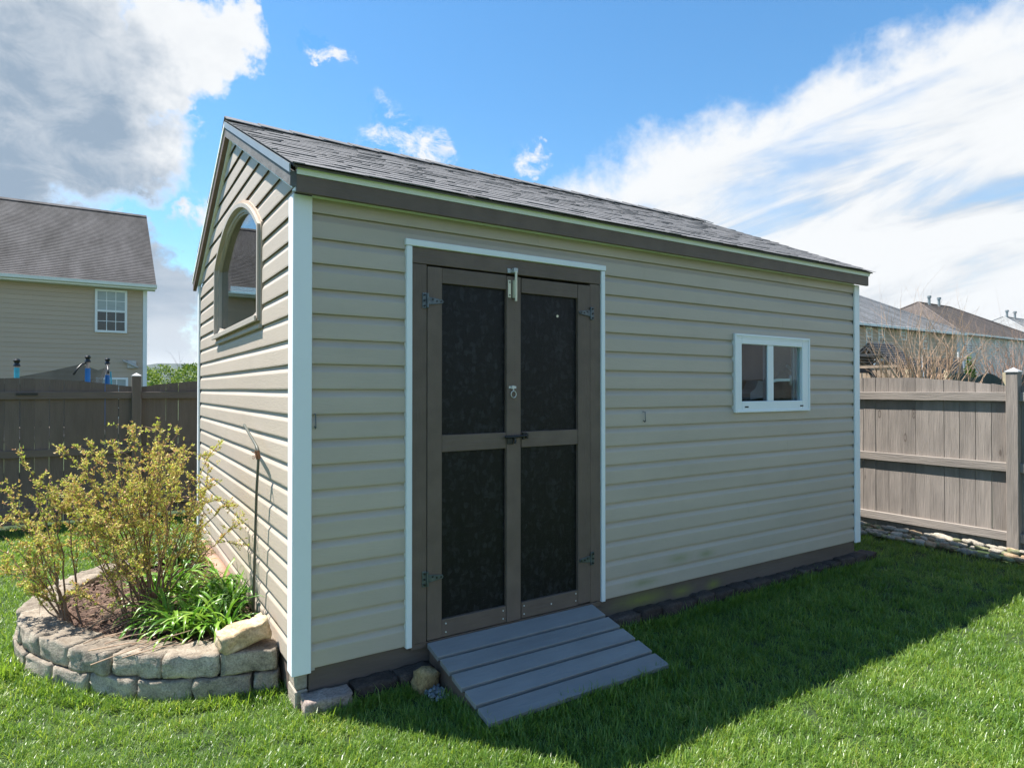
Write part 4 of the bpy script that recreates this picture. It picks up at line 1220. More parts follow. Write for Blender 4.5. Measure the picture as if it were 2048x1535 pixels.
def strap_plant(c, n, ln, wd, seed, mat, label, group=None, name='daylily', upright=0.75):
    rn = np.random.default_rng(seed); V = []; F = []
    S = 7
    for q in range(n):
        az = rn.uniform(0, 2 * math.pi); rr = abs(rn.normal(0, 0.035))
        p = np.array([c[0] + rr * math.cos(az), c[1] + rr * math.sin(az), c[2]])
        l_ = ln * rn.uniform(0.6, 1.1); w_ = wd * rn.uniform(0.7, 1.15); el = rn.uniform(upright, 1.45)
        az2 = az + rn.normal(0, 0.5); droop = rn.uniform(1.2, 2.4)
        side = np.array([-math.sin(az2), math.cos(az2), 0]); tw_ = rn.normal(0, 0.25)
        n0 = len(V)
        for i in range(S + 1):
            t = i / S; e = el - droop * t * t
            if i: p = p + np.array([math.cos(az2) * math.cos(e), math.sin(az2) * math.cos(e), math.sin(e)]) * l_ / S
            w = w_ * (0.55 + 0.9 * t) * (1 - t ** 3) + 0.0008
            sd_ = side * math.cos(tw_ * t) + np.array([0, 0, 1]) * math.sin(tw_ * t)
            up = np.array([-math.cos(az2) * math.sin(e), -math.sin(az2) * math.sin(e), math.cos(e)])
            V += [p - sd_ * w / 2 + up * w * 0.22, p, p + sd_ * w / 2 + up * w * 0.22]
        for i in range(S):
            a = n0 + 3 * i
            F += [(a, a + 1, a + 4, a + 3), (a + 1, a + 2, a + 5, a + 4)]
    V = np.array(V); V[:, 0] = np.minimum(V[:, 0], -0.024)
    V[:, 2] = np.maximum(V[:, 2], 0.17)
    o = arrmesh(name, V - np.array(c), F, mat, smooth=True); o.location = c
    return tag(o, label, 'plant', group)


lil = [(-0.40, 0.80, 'daylily clump spilling forward beside the tan rock'), (-0.22, 0.74, 'daylily clump directly behind the tan rock'),
       (-0.46, 1.02, 'daylily clump at the foot of the small sparse shrub'), (-0.26, 1.02, 'daylily clump in the thick of the green leaves near the rod'),
       (-0.12, 1.10, 'daylily clump hard against the end wall behind the rod'), (-0.30, 1.32, 'daylily clump halfway along the end wall'),
       (-0.14, 1.48, 'daylily clump beside the near end of the red timber'), (-0.50, 1.62, 'upright daylily clump behind the tall shrub stems'), (-0.36, 1.75, 'daylily clump furthest back behind the tall shrub')]
for q, (x_, y_, lab) in enumerate(lil):
    strap_plant((x_, y_, 0.185), 46, 0.36, 0.022, 50 + q, MAT['lilyleaf'], lab, 'daylilies in the flower bed', 'daylily', 0.6)
for q, (x_, y_, lab) in enumerate([(-0.30, 2.45, 'dark fine leaved grassy clump by the red timber'), (-0.42, 2.72, 'dark fine leaved grassy clump at the back of the bed'), (-0.24, 2.80, 'dark grassy clump nearest the far back corner')]):
    strap_plant((x_, y_, 0.185), 110, 0.33, 0.011, 80 + q, MAT['lilydark'], lab, 'grassy clumps at the back of the bed', 'grassy_plant', 0.7)
strap_plant((0.265, -0.045, 0.055), 9, 0.22, 0.005, 91, MAT['lilydark'], 'wisp of wild onion growing by the pale corner stone', None, 'wild_onion', 1.15).location = (0.265, -0.045, 0.055)

# ------------------------------------------------------------------ fences
def fence(name, axis, fixed, posts, label, mv, mh, out_sign, seams=None, nopicket=()):
    """Rails face the yard, pickets behind them. posts: sorted positions; pickets fill each bay under a shallow arch."""
    base = (posts[0], fixed, 0) if axis == 'x' else (fixed, posts[0], 0)
    t = thing(name, base, label, 'fence')

    def bx(m, a, b, c0, c1, z0, z1):
        lo, hi = min(c0, c1), max(c0, c1)
        return m.box(a, b, lo, hi, z0, z1) if axis == 'x' else m.box(lo, hi, a, b, z0, z1)
    s = out_sign
    for p in posts:
        bx(MB(), p - 0.049, p + 0.049, fixed - s * 0.030, fixed + s * 0.065, -0.06, 1.752).build('post', mv, t, bevel=0.004)
        cx, cy = (p, fixed + s * 0.0175) if axis == 'x' else (fixed + s * 0.0175, p)
        m = MB(); h = 0.055
        m.add([(cx - h, cy - h, 1.7525), (cx + h, cy - h, 1.7525), (cx + h, cy + h, 1.7525), (cx - h, cy + h, 1.7525), (cx - h, cy - h, 1.764), (cx + h, cy - h, 1.764), (cx + h, cy + h, 1.764), (cx - h, cy + h, 1.764), (cx, cy, 1.800)],
              [(0, 3, 2, 1), (0, 1, 5, 4), (1, 2, 6, 5), (2, 3, 7, 6), (3, 0, 4, 7), (4, 5, 8), (5, 6, 8), (6, 7, 8), (7, 4, 8)])
        m.build('post_cap', MAT['cap'], t)
    for pa, pb in zip(posts[:-1], posts[1:]):
        for z0, z1 in ((0.140, 0.226), (0.802, 0.888), (1.477, 1.564)):
            bx(MB(), pa + 0.048, pb - 0.048, fixed, fixed + s * 0.038, z0, z1).build('rail', mh, t, bevel=0.003)
        n = 17; a0 = pa + 0.05; st = (pb - pa - 0.10) / n
        for q in range(n):
            g = random.choice((0.0015, 0.002, 0.004, 0.007))
            a = a0 + q * st + g; b = a0 + (q + 1) * st - 0.001
            def top(u): return 1.615 + 0.108 * math.sin(math.pi * (u - pa) / (pb - pa)) ** 0.9
            za, zb = top(a) + random.uniform(-0.004, 0.004), top(b) + random.uniform(-0.004, 0.004)
            f0 = fixed + s * (0.0395 + random.uniform(0, 0.003)); f1 = f0 + s * 0.017
            ln = random.uniform(-0.004, 0.004)
            zb0 = 0.03
            def P(u, c, z): return (u, c, z) if axis == 'x' else (c, u, z)
            MB().loft([P(a, f0, zb0), P(b, f0, zb0), P(b + ln, f0, zb), P(a + ln, f0, za)], [P(a, f1, zb0), P(b, f1, zb0), P(b + ln, f1, zb), P(a + ln, f1, za)]).build('picket', mv, t)
    return t


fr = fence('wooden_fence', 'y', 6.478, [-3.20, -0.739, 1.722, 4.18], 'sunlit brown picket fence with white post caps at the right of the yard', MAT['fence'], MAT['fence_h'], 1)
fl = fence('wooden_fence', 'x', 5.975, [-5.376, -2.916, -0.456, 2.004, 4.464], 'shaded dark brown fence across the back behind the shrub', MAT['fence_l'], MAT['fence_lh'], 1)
m = MB(); m.box(-1.645, -1.445, 5.960, 5.974, 1.523, 1.550); m.tube([(-1.62, 5.955, 1.536), (-1.62, 5.975, 1.536)], 0.016, 8); m.tube([(-1.47, 5.955, 1.536), (-1.47, 5.975, 1.536)], 0.016, 8)
m.build('bracket', MAT['blackmetal'], fl, label='small black metal bracket screwed to the top rail')

# river stones along the right fence
rs = thing('stone_border', (6.3, 0, 0), 'row of pale and orange river stones along the foot of the right fence', 'stone border')
rmesh = [stone_mesh('river_stone', 0.20, 0.13, 0.075, 200 + q, 0.2, 0.65, 3, MAT[('river1', 'river2', 'river1', 'river3')[q % 4]]) for q in range(12)]
for q in range(165):
    t = q / 164.0
    y_ = -1.5 + 3.3 * t + random.uniform(-0.03, 0.03); row = q % 3
    x_ = 6.20 + 0.085 * row + random.uniform(-0.025, 0.025)
    k = random.uniform(0.30, 0.62)
    o = place('river_stone', rmesh[random.randrange(12)], rs, (x_, y_, 0.035 + 0.022 * row + random.uniform(-0.01, 0.015)), 1.57 + random.uniform(-0.5, 0.5), random.uniform(-0.2, 0.2), random.uniform(-0.25, 0.1))
    o.scale = (k * random.uniform(0.8, 1.2), k, k * random.uniform(0.8, 1.2))

# ------------------------------------------------------------------ neighbouring houses
MAT['house_siding'] = M('taupe_house_siding', (0.50, 0.385, 0.29), 0.6, 0.06, 1.2, (0.3, 0.3, 2), 0.05, 60, None, 0.03)
MAT['house_roof'] = shinglemat('stained_house_shingle', (0.028, 0.027, 0.028), (0.066, 0.062, 0.063), (0.118, 0.110, 0.110), 60, 0.03, 0.45)
MAT['win_dark'] = M('dark_window_glass', (0.025, 0.033, 0.038), 0.12, 0.3, 2, bmp=0, spec=0.6)
MAT['win_blind'] = M('window_with_blind', (0.30, 0.36, 0.37), 0.15, 0.15, 3, (1, 1, 6), bmp=0, spec=0.6)


def house_window(parent, x0, x1, z0, z1, y, grid=True, blind=0.5):
    """Double hung window facing -Y: casing, sashes, muntins, panes."""
    t = 0.075
    m = MB(); m.box(x0, x0 + t, y - 0.05, y + 0.02, z0, z1); m.box(x1 - t, x1, y - 0.05, y + 0.02, z0, z1)
    m.box(x0 + t, x1 - t, y - 0.05, y + 0.02, z0, z0 + t); m.box(x0 + t, x1 - t, y - 0.05, y + 0.02, z1 - t, z1)
    w = m.build('window', MAT['white'], parent)
    zm = 0.5 * (z0 + z1)
    MB().box(x0 + t, x1 - t, y - 0.035, y + 0.01, zm - 0.035, zm + 0.035).build('meeting_rail', MAT['white'], w)
    zs = zm + (z1 - zm) * (1 - blind * 2) if blind < 0.5 else zm
    MB().box(x0 + t, x1 - t, y - 0.012, y + 0.004, z0 + t, zm - 0.035).build('pane', MAT['win_dark'], w)
    MB().box(x0 + t, x1 - t, y - 0.020, y - 0.004, zm + 0.035, z1 - t).build('pane', MAT['win_blind'], w)
    if grid:
        m = MB()
        for za, zb in ((z0 + t, zm - 0.035), (zm + 0.035, z1 - t)):
            for k in (1, 2):
                xx = x0 + t + (x1 - x0 - 2 * t) * k / 3; m.box(xx - 0.011, xx + 0.011, y - 0.026, y - 0.0205, za, zb)
            zz = 0.5 * (za + zb); m.box(x0 + t, x1 - t, y - 0.0265, y - 0.021, zz - 0.011, zz + 0.011)
        m.build('muntins', MAT['white'], w)
    return w


def lap_row(m, x0, x1, y, z, h, d=0.02):
    """One lap course facing -Y."""
    return m.loft([(x0, y, z), (x0, y - d, z), (x0, y - d * 0.2, z + h), (x0, y, z + h)], [(x1, y, z), (x1, y - d, z), (x1, y - d * 0.2, z + h), (x1, y, z + h)])


hA = thing('neighbour_house', (-7, 24, 0), 'big taupe sided two storey house with a grey gable roof behind the left fence', 'house')
HX0, HX1, HY0, HY1 = -17.0, 0.50, 23.6, 35.8
MB().box(HX0, HX1, HY0, HY1, 0, 5.36).build('wall', MAT['house_siding'], hA)
z = 0.3; wr = [(-1.045, -0.071, 3.622, 5.151), (-1.002, -0.03, 0.55, 2.022), (-5.3, -4.33, 0.55, 2.06), (-9.5, -8.5, 3.62, 5.15), (-9.5, -8.5, 0.55, 2.06)]
while z < 5.2:
    xs_ = [(-17.0, 0.42)]
    for (a, b, c, d_) in wr:
        nx = []
        for (p, q_) in xs_:
            if c - 0.02 < z and z + 0.16 < d_ + 0.02 and p < a and b < q_: nx += [(p, a + 0.02), (b - 0.02, q_)]
            else: nx.append((p, q_))
        xs_ = nx
    m = MB()
    for p, q_ in xs_: lap_row(m, p, q_, HY0 - 0.001, z, 0.16)
    m.build('siding_board', MAT['house_siding'], hA); z += 0.16
for (a, b, c, d_) in wr: house_window(hA, a, b, c, d_, HY0 - 0.02)
MB().box(0.425, 0.555, HY0 - 0.035, HY0 + 0.13, 0.2, 5.2).build('corner_board', MAT['white'], hA)
MB().box(-17.3, 0.80, 23.16, 23.19, 5.20, 5.36).build('fascia_board', MAT['white'], hA)
MB().prism([(23.155, 5.24), (23.05, 5.27), (23.03, 5.37), (23.045, 5.37), (23.06, 5.28), (23.155, 5.25)], 'x', -17.3, 0.84).build('gutter', MAT['white'], hA)
MB().box(-17.3, 0.80, 23.19, 23.6, 5.20, 5.22).build('soffit', MAT['white'], hA)
RSL = (9.39 - 5.37) / (29.79 - 23.20)
MB().prism([(23.6, 5.362), (35.8, 5.362), (29.79, 9.20)], 'x', 0.30, 0.50).build('gable', MAT['house_siding'], hA)
MB().prism([(23.15, 5.31), (29.79, 9.33), (36.43, 5.31), (36.43, 5.24), (29.79, 9.22), (23.15, 5.24)], 'x', -17.3, 0.80).build('roof', MAT['white'], hA)
rf = [c for c in hA.children if c.name.startswith('roof')][0]
m = MB(); nr = 52
for sgn in (1, -1):
    for r in range(nr):
        def PP(t, h, x_):
            y_ = 29.79 - sgn * (29.79 - 23.10) * t; return (x_, y_, 9.375 + h - RSL * (29.79 - 23.10) * t)
        t0, t1 = max(0, (r - 0.2) / nr), (r + 1) / nr
        m.loft([PP(t0, 0, -17.34), PP(t1, 0.012, -17.34), PP(t1, 0.032, -17.34), PP(t0, 0.012, -17.34)], [PP(t0, 0, 0.83), PP(t1, 0.012, 0.83), PP(t1, 0.032, 0.83), PP(t0, 0.012, 0.83)])
m.build('roof_shingles', MAT['house_roof'], rf, kind='stuff')
MB().prism([(29.60, 9.30), (29.79, 9.42), (29.98, 9.30), (29.98, 9.335), (29.79, 9.455), (29.60, 9.335)], 'x', -17.34, 0.83).build('ridge_cap', MAT['house_roof'], rf)
m = MB(); m.box(-0.06, 0.22, 23.50, 23.58, 2.36, 2.64); m.prism([(-0.22, 2.62), (-0.19, 2.66), (0.30, 2.40), (0.27, 2.36)], 'y', 23.40, 23.50)
m.build('wall_vent', MAT['cap'], hA, bevel=0.01, label='small white vent box low on the wall near the corner')


def hip_house(name, x0, x1, y0, y1, ze, zr, msid, mroof, label, wins, pipes, group):
    h = thing(name, (x0, y0, 0), label, 'house', group)
    MB().box(x0 + 0.35, x1 - 0.35, y0 + 0.35, y1 - 0.35, 0, ze - 0.15).build('wall', msid, h)
    m = MB(); z = 0.2
    while z < ze - 0.32: lap_row(m, x0 + 0.35, x1 - 0.35, y0 + 0.349, z, 0.2, 0.06); z += 0.2
    m.build('siding', msid, h, kind='stuff')
    hd = (y1 - y0) / 2; ym = (y0 + y1) / 2
    A, B_, C_, D2 = (x0, y0, ze), (x1, y0, ze), (x1, y1, ze), (x0, y1, ze); E_, F_ = (x0 + hd, ym, zr), (x1 - hd, ym, zr)
    m = MB(); m.add([A, B_, C_, D2, E_, F_, (x0, y0, ze - 0.05), (x1, y0, ze - 0.05), (x1, y1, ze - 0.05), (x0, y1, ze - 0.05)],
                    [(0, 1, 5, 4), (1, 2, 5), (2, 3, 4, 5), (3, 0, 4), (0, 6, 7, 1), (1, 7, 8, 2), (2, 8, 9, 3), (3, 9, 6, 0), (6, 9, 8, 7)])
    rf = m.build('roof', mroof, h)
    m = MB()                                                          # hip and ridge caps
    for a, b in ((A, E_), (B_, F_), (C_, F_), (D2, E_), (E_, F_)):
        a, b = Vector(a), Vector(b); m.tube([a + Vector((0, 0, 0.02)), b + Vector((0, 0, 0.02))], 0.09, 5)
    m.build('hip_caps', mroof, rf)
    m = MB(); nr = 34                                                 # course lines on the two faces in view
    for r in range(1, nr):
        t = r / nr
        def lp(p, q): return Vector(p).lerp(Vector(q), t)
        for (p, q, p2, q2) in ((A, E_, B_, F_), (D2, E_, A, E_)):
            u, w = lp(p, q), lp(p2, q2); dz = Vector((0, 0, 0.028))
            t2 = (r + 0.9) / nr
            u2, w2 = Vector(p).lerp(Vector(q), t2), Vector(p2).lerp(Vector(q2), t2)
            m.add([u + dz, w + dz, w2 + dz * 0.2, u2 + dz * 0.2, u, w], [(0, 1, 2, 3), (4, 5, 1, 0)])
    m.build('roof_shingles', mroof, rf, kind='stuff', fix=False)
    MB().box(x0 - 0.02, x1 + 0.02, y0 - 0.11, y0 - 0.003, ze - 0.15, ze - 0.02).build('gutter', MAT['white'], h)
    MB().box(x0 - 0.11, x0 - 0.003, y0 + 0.1, y1, ze - 0.15, ze - 0.02).build('gutter', MAT['white'], h)
    for (a, b, c, d_) in wins: house_window(h, a, b, c, d_, y0 + 0.33, False)
    for (px, pz) in pipes:
        p = MB(); p.tube([(px, ym - 0.2, zr - 0.3), (px, ym - 0.2, zr + 0.50)], 0.11, 8); p.tube([(px, ym - 0.2, zr + 0.50), (px, ym - 0.2, zr + 0.68)], 0.17, 8)
        p.build('vent_pipe', MAT['drip'], rf)
    return h


roofA = shinglemat('light_grey_house_shingle', (0.12, 0.12, 0.125), (0.24, 0.24, 0.245), (0.36, 0.36, 0.36), 20, 0.02, 0.30)
roofB = shinglemat('brown_house_shingle', (0.060, 0.050, 0.046), (0.112, 0.094, 0.086), (0.185, 0.162, 0.150), 20, 0.02, 0.30)
roofC = shinglemat('pale_grey_house_shingle', (0.16, 0.165, 0.165), (0.27, 0.275, 0.275), (0.38, 0.38, 0.38), 20, 0.02, 0.25)
sidB = M('pale_house_siding', (0.62, 0.61, 0.59), 0.6, 0.05, 2)
grp = 'houses in the row beyond the right fence'


def w85(x, y0_): return (x + 0.815) * ((y0_ + 0.33 + 3.238) / 22.238) - 0.815


YA = 15.35
hip_house('neighbour_house', 29.5, 46.0, YA, YA + 8.9, 5.22, 7.80, MAT['house_siding'], roofA, 'tan sided house with light grey hip roof just past the corner of the shed',
          [(w85(40.914, YA), w85(41.633, YA), 4.02, 5.06), (w85(42.423, YA), w85(43.203, YA), 4.04, 5.08), (w85(45.32, YA), w85(46.13, YA), 4.50, 5.08),
           (w85(48.4, YA), w85(49.2, YA), 4.05, 5.06)], [], grp)
YB = 18.35
hip_house('neighbour_house', 52.9, 69.6, YB, YB + 10.9, 5.86, 9.10, sidB, roofB, 'pale sided house with dark brown hip roof behind the larger bare shrub',
          [(54.0, 54.78, 4.45, 5.62), (54.80, 55.55, 4.45, 5.62), (56.6, 57.32, 4.5, 5.62), (59.6, 60.4, 4.5, 5.62), (62.2, 63.0, 4.5, 5.62)], [(59.9, 0), (61.7, 0)], grp)
hip_house('neighbour_house', 71.9, 88.0, YB + 0.6, YB + 11.3, 5.9, 9.10, sidB, roofC, 'pale grey hip roofed house farthest along at the right edge', [(74, 74.8, 4.5, 5.6), (76, 76.8, 4.5, 5.6)], [(77.6, 0), (79.6, 0)], grp)

# ------------------------------------------------------------------ trampoline behind the left fence
MAT['blue'] = M('blue_foam_sleeve', (0.02, 0.20, 0.58), 0.5, 0.15, 8, rnd=0)
MAT['teal'] = M('teal_foam_sleeve', (0.05, 0.42, 0.55), 0.5, 0.25, 14, rnd=0)
MAT['steel'] = M('rusty_steel_tube', (0.42, 0.33, 0.29), 0.45, 0.2, 14, metal=0.4)


def netmat(name, col, fac):
    m, nt, b, out = newmat(name)
    b.inputs['Base Color'].default_value = (*col, 1); b.inputs['Roughness'].default_value = 0.8
    t = nt.nodes.new('ShaderNodeBsdfTransparent'); ms = nt.nodes.new('ShaderNodeMixShader')
    n = noise(nt, coords(nt, rand=False), 2.5, 4)
    k = nmath(nt, 'ADD', nmath(nt, 'MULTIPLY', n, 0.3), fac - 0.15, True)
    nt.links.new(k, ms.inputs[0]); nt.links.new(t.outputs[0], ms.inputs[1]); nt.links.new(b.outputs[0], ms.inputs[2])
    nt.links.new(ms.outputs[0], out.inputs['Surface']); return m


MAT['net'] = netmat('black_safety_net', (0.035, 0.037, 0.04), 0.62)
TC = Vector((-2.5, 10.9, 0)); TR = 1.80
tr = thing('trampoline', TC, 'round trampoline with sagging black net and blue foam poles behind the left fence', 'trampoline')


def tp(deg, r_, z_): return TC + Vector((r_ * math.cos(R(deg)), r_ * math.sin(R(deg)), z_))


m = MB(); m.tube([tp(a, TR - 0.08, 0.82) for a in np.linspace(0, 360, 41)], 0.03, 6); m.build('rim', MAT['steel'], tr)
m = MB(); c40 = [tp(a, TR - 0.12, 0.80) for a in np.linspace(0, 360, 40, endpoint=False)]
m.add(c40 + [p - Vector((0, 0, 0.01)) for p in c40], [tuple(range(40)), tuple(range(79, 39, -1))]); m.build('mat', MAT['blackmetal'], tr)
for deg, top, mat_, zs in ((-71.5, 2.02, 'teal', 1.93), (-35, 2.13, 'blue', 1.955), (11, 2.15, 'blue', 1.87), (140, 2.1, 'blue', 1.9), (180, 2.1, 'blue', 1.9), (228, 2.1, 'teal', 1.9)):
    p = MB(); p.tube([tp(deg, TR, 0), tp(deg, TR, top - 0.06)], 0.026, 8); p = p.build('pole', MAT['steel'], tr, smooth=False)
    MB().tube([tp(deg, TR, 0.9), tp(deg, TR, zs)], 0.042 if mat_ == 'blue' else 0.036, 10).build('foam_sleeve', MAT[mat_], p)
    c = MB(); c.tube([tp(deg, TR, top - 0.07), tp(deg, TR, top - 0.045), tp(deg, TR, top - 0.02), tp(deg, TR, top + 0.02), tp(deg, TR, top + 0.045)], [0.05, 0.045, 0.030, 0.048, 0.030], 10)
    c.build('cap', MAT['blackmetal'], p)
for (d0, z0_, d1, z1_) in ((-35, 2.05, -44, 1.84), (11, 2.07, 1, 1.90)):
    m = MB(); m.tube([tp(d0, TR - 0.02, z0_), tp(d0 * 0.6 + d1 * 0.4, TR - 0.02, z0_ - 0.03), tp(d0 * 0.3 + d1 * 0.7, TR - 0.02, z0_ - 0.10), tp(d1, TR - 0.02, z1_)], 0.016, 6)
    m.build('net_strap', MAT['blackmetal'], tr, smooth=True)
m = MB(); m.tube([tp(3, TR + 0.02, 1.93), tp(1.5, TR + 0.03, 1.7), tp(2.5, TR + 0.02, 1.3), tp(2, TR, 0.9)], 0.014, 6); m.build('cord', MAT['teal'], tr)
prof = [(-95, 1.70), (-85, 1.73), (-74, 1.76), (-66, 1.82), (-55, 1.90), (-45, 1.97), (-37, 2.03), (-30, 1.97), (-20, 1.94), (-10, 1.98), (0, 2.0), (8, 1.98), (16, 1.86), (26, 1.80), (40, 1.76), (70, 1.7), (110, 1.7), (150, 1.75), (190, 1.8), (230, 1.75), (265, 1.70)]
m = MB(); vs = []; fs = []
for i, (a, zt) in enumerate(prof):
    for j in range(6):
        t = j / 5; vs.append(tp(a, TR - 0.06 - 0.10 * math.sin(math.pi * t) + 0.02 * math.sin(i * 2.1), 0.82 + (zt - 0.82) * t))
for i in range(len(prof) - 1):
    for j in range(5): fs.append((i * 6 + j, (i + 1) * 6 + j, (i + 1) * 6 + j + 1, i * 6 + j + 1))
m.add(vs, fs).build('net', MAT['net'], tr, fix=False, smooth=True)

# ------------------------------------------------------------------ behind the right fence
# play tower
ps = thing('play_tower', (22.4, 9.0, 0), 'wooden play tower with dark plank gable roof behind the right fence', 'play tower')
pw = M('weathered_play_wood', (0.33, 0.24, 0.17), 0.8, 0.2, 6, (1, 1, 0.4), 0.3, 20, None, 0.1); pd = M('dark_play_roof', (0.030, 0.032, 0.036), 0.7, 0.25, 6, bmp=0.2)
py0, py1, pxa, pxb, pzr, pze = 8.05, 9.95, 22.35, 24.0, 3.27, 2.42
for x_ in (pxa + 0.1, pxb - 0.2):
    for y_ in (py0 + 0.1, py1 - 0.2): MB().box(x_, x_ + 0.10, y_, y_ + 0.10, 0, pze + 0.1).build('post', pw, ps)
for sg in (1, -1):
    for q in range(9):
        t0, t1 = q / 9, (q + 1) / 9 - 0.012
        def PL(t, h): return (9.0 - sg * (0.98 * t), pzr - (pzr - pze) * t + h)
        MB().prism([PL(t0, 0.0), PL(t1, 0.022), PL(t1, 0.046), PL(t0, 0.024)], 'x', pxa, pxb).build('roof_plank', pd, ps)
for x_ in (pxa + 0.02, pxb - 0.06):
    m = MB(); m.prism([(8.06, 2.42), (8.16, 2.42), (9.0, 3.17), (9.84, 2.42), (9.94, 2.42), (9.0, 3.255)], 'x', x_, x_ + 0.04); m.box(x_, x_ + 0.04, 8.6, 9.4, 2.80, 2.88)
    m.prism([(8.86, 2.88), (8.92, 2.88), (9.03, 3.12), (8.98, 3.12)], 'x', x_, x_ + 0.04); m.prism([(9.08, 2.88), (9.14, 2.88), (9.03, 3.12), (8.98, 3.12)], 'x', x_ + 0.001, x_ + 0.039)
    m.build('gable_truss', pd, ps)
for q in range(8):
    y_ = 8.1 + q * 0.235
    MB().box(pxb - 0.05, pxb - 0.02, y_, y_ + 0.2, 1.5, 2.9 - abs(y_ + 0.1 - 9.0) * 0.6).build('wall_slat', pw, ps)
for q in range(11):
    y_ = 8.08 + q * 0.17; MB().box(pxa, pxa + 0.03, y_, y_ + 0.12, 1.75, 2.36).build('rail_slat', pw, ps)
for z_ in (1.75, 2.36): MB().box(pxa - 0.03, pxa, 8.02, 9.98, z_, z_ + 0.09).build('rail', pw, ps)
for q in range(9):
    x_ = pxa + 0.1 + q * 0.17; MB().box(x_, x_ + 0.12, py0, py0 + 0.03, 1.75, 2.36).build('rail_slat', pw, ps)
MB().box(pxa, pxb, py0 - 0.03, py0 - 0.001, 2.36, 2.45).build('rail', pw, ps)
MB().box(pxa, pxb, py0, py1, 1.40, 1.46).build('deck', pw, ps)
m = MB(); m.box(19.6, 22.3, 8.9, 9.0, 2.18, 2.34); m.prism([(8.55, 1.7), (8.68, 1.7), (9.02, 2.34), (8.90, 2.34)], 'x', 22.20, 22.30); m.build('swing_beam', pd, ps)
m = MB(); m.tube([(19.7, 8.7, 0), (19.7, 8.95, 2.2)], 0.05, 6); m.tube([(19.7, 9.2, 0), (19.7, 8.95, 2.2)], 0.05, 6); m.build('swing_leg', pd, ps)


def bare_shrub(name, base, h, spread, n, seed, label, col, cat='shrub', depth=3, thick=0.028, group=None):
    rd_ = random.Random(seed)
    root = thing(name, base, label, cat, group)
    st = MB(); tw = MB(); B = Vector(base)

    def grow(p, d, ln, r_, lev):
        segs = 4 if lev == 0 else 3; pts = [p]; q = p
        for i in range(segs):
            d = (d + Vector((rd_.gauss(0, 0.12), rd_.gauss(0, 0.12), 0.05))).normalized()
            q = q + d * ln / segs; pts.append(q)
        rr = [r_ * (1 - 0.62 * i / segs) for i in range(segs + 1)]
        (st if lev < 2 else tw).tube(pts, rr, 4 if lev < 2 else 3, cap=False)
        if lev < depth:
            for k in range(rd_.choice((2, 2, 3) if lev else (2, 3, 3, 4))):
                i = rd_.randrange(1 if lev else 2, segs + 1)
                nd = (d + Vector((rd_.gauss(0, 0.45), rd_.gauss(0, 0.45), rd_.gauss(0.12, 0.25)))).normalized()
                grow(pts[i], nd, ln * rd_.uniform(0.35, 0.6), rr[i] * 0.62, lev + 1)
    for q in range(n):
        a = rd_.uniform(0, 6.283); s = spread * math.sqrt(rd_.random())
        d = Vector((s * math.cos(a), s * math.sin(a), h)).normalized()
        grow(B + Vector((0.25 * rd_.gauss(0, 1), 0.25 * rd_.gauss(0, 1), 0)), d, h * rd_.uniform(0.55, 0.75), thick * rd_.uniform(0.6, 1.2), 0)
    m_ = M(name + '_bark', col, 0.85, 0.3, 3, bmp=0.2)
    st.build('stems', m_, root, smooth=True, fix=False)
    tw.build('twigs', m_, root, fix=False, kind='stuff')
    return root


bare_shrub('crape_myrtle', (17.45, 5.0, 0), 3.9, 1.75, 44, 3, 'larger bare crape myrtle fanning up behind the right fence', (0.40, 0.27, 0.18), thick=0.030, depth=3)
bare_shrub('crape_myrtle', (30.4, 7.6, 0), 4.7, 3.2, 60, 4, 'bare crape myrtle half cut off at the right edge of the photo', (0.38, 0.24, 0.17), thick=0.024)
bare_shrub('brushwood_shrub', (26.6, 8.0, 0), 2.0, 1.9, 30, 8, 'low tangle of pale bare brush beside the dark green fence', (0.44, 0.34, 0.23), thick=0.02, depth=2)
bare_shrub('bare_tree', (61.0, 40.0, 0), 12.2, 3.5, 5, 21, 'thin dark bare tree rising behind the brown roof', (0.10, 0.085, 0.08), 'tree', depth=4, thick=0.16)

# dark green scalloped fence farther back
gfm = M('dark_green_fence', (0.030, 0.060, 0.055), 0.8, 0.25, 4, (2, 2, 0.3), 0.3, 20, None, 0.15); gpm = M('pale_timber_post', (0.46, 0.38, 0.24), 0.8, 0.15, 5)
gf_ = thing('scalloped_fence', (23.4, 7.0, 0), 'dark green scalloped fence with pale posts far behind the right fence', 'fence')
for (xa, xb) in ((20.8, 23.3), (23.4, 25.75), (25.75, 28.05), (28.15, 32.4)):
    n = int((xb - xa) / 0.15)
    for q in range(n):
        x_ = xa + (xb - xa) * q / n; t = (q + 0.5) / n; zt = (1.97 if xa > 23 else 1.80) + 0.22 * math.sin(math.pi * t)
        MB().box(x_, x_ + (xb - xa) / n - 0.01, 7.0, 7.02, 0.05, zt).build('picket', gfm if xa > 23 else MAT['fence_l'], gf_)
for x_ in (20.7, 23.30, 28.05, 32.5): MB().box(x_, x_ + 0.20, 6.86, 6.98, 0, 2.25).build('post', gpm, gf_)
for z_ in (0.4, 1.5): MB().box(20.8, 32.4, 6.94, 6.998, z_, z_ + 0.09).build('rail', gpm, gf_)

# second trampoline
t2 = thing('trampoline', (28.6, 10.4, 0), 'netted trampoline with white poles behind the dark green fence', 'trampoline')
C2 = Vector((28.6, 10.4, 0)); R2 = 1.9
wp = M('white_pole', (0.50, 0.54, 0.57), 0.4, 0.05)


def t2p(deg, r_, z_): return C2 + Vector((r_ * math.cos(R(deg)), r_ * math.sin(R(deg)), z_))


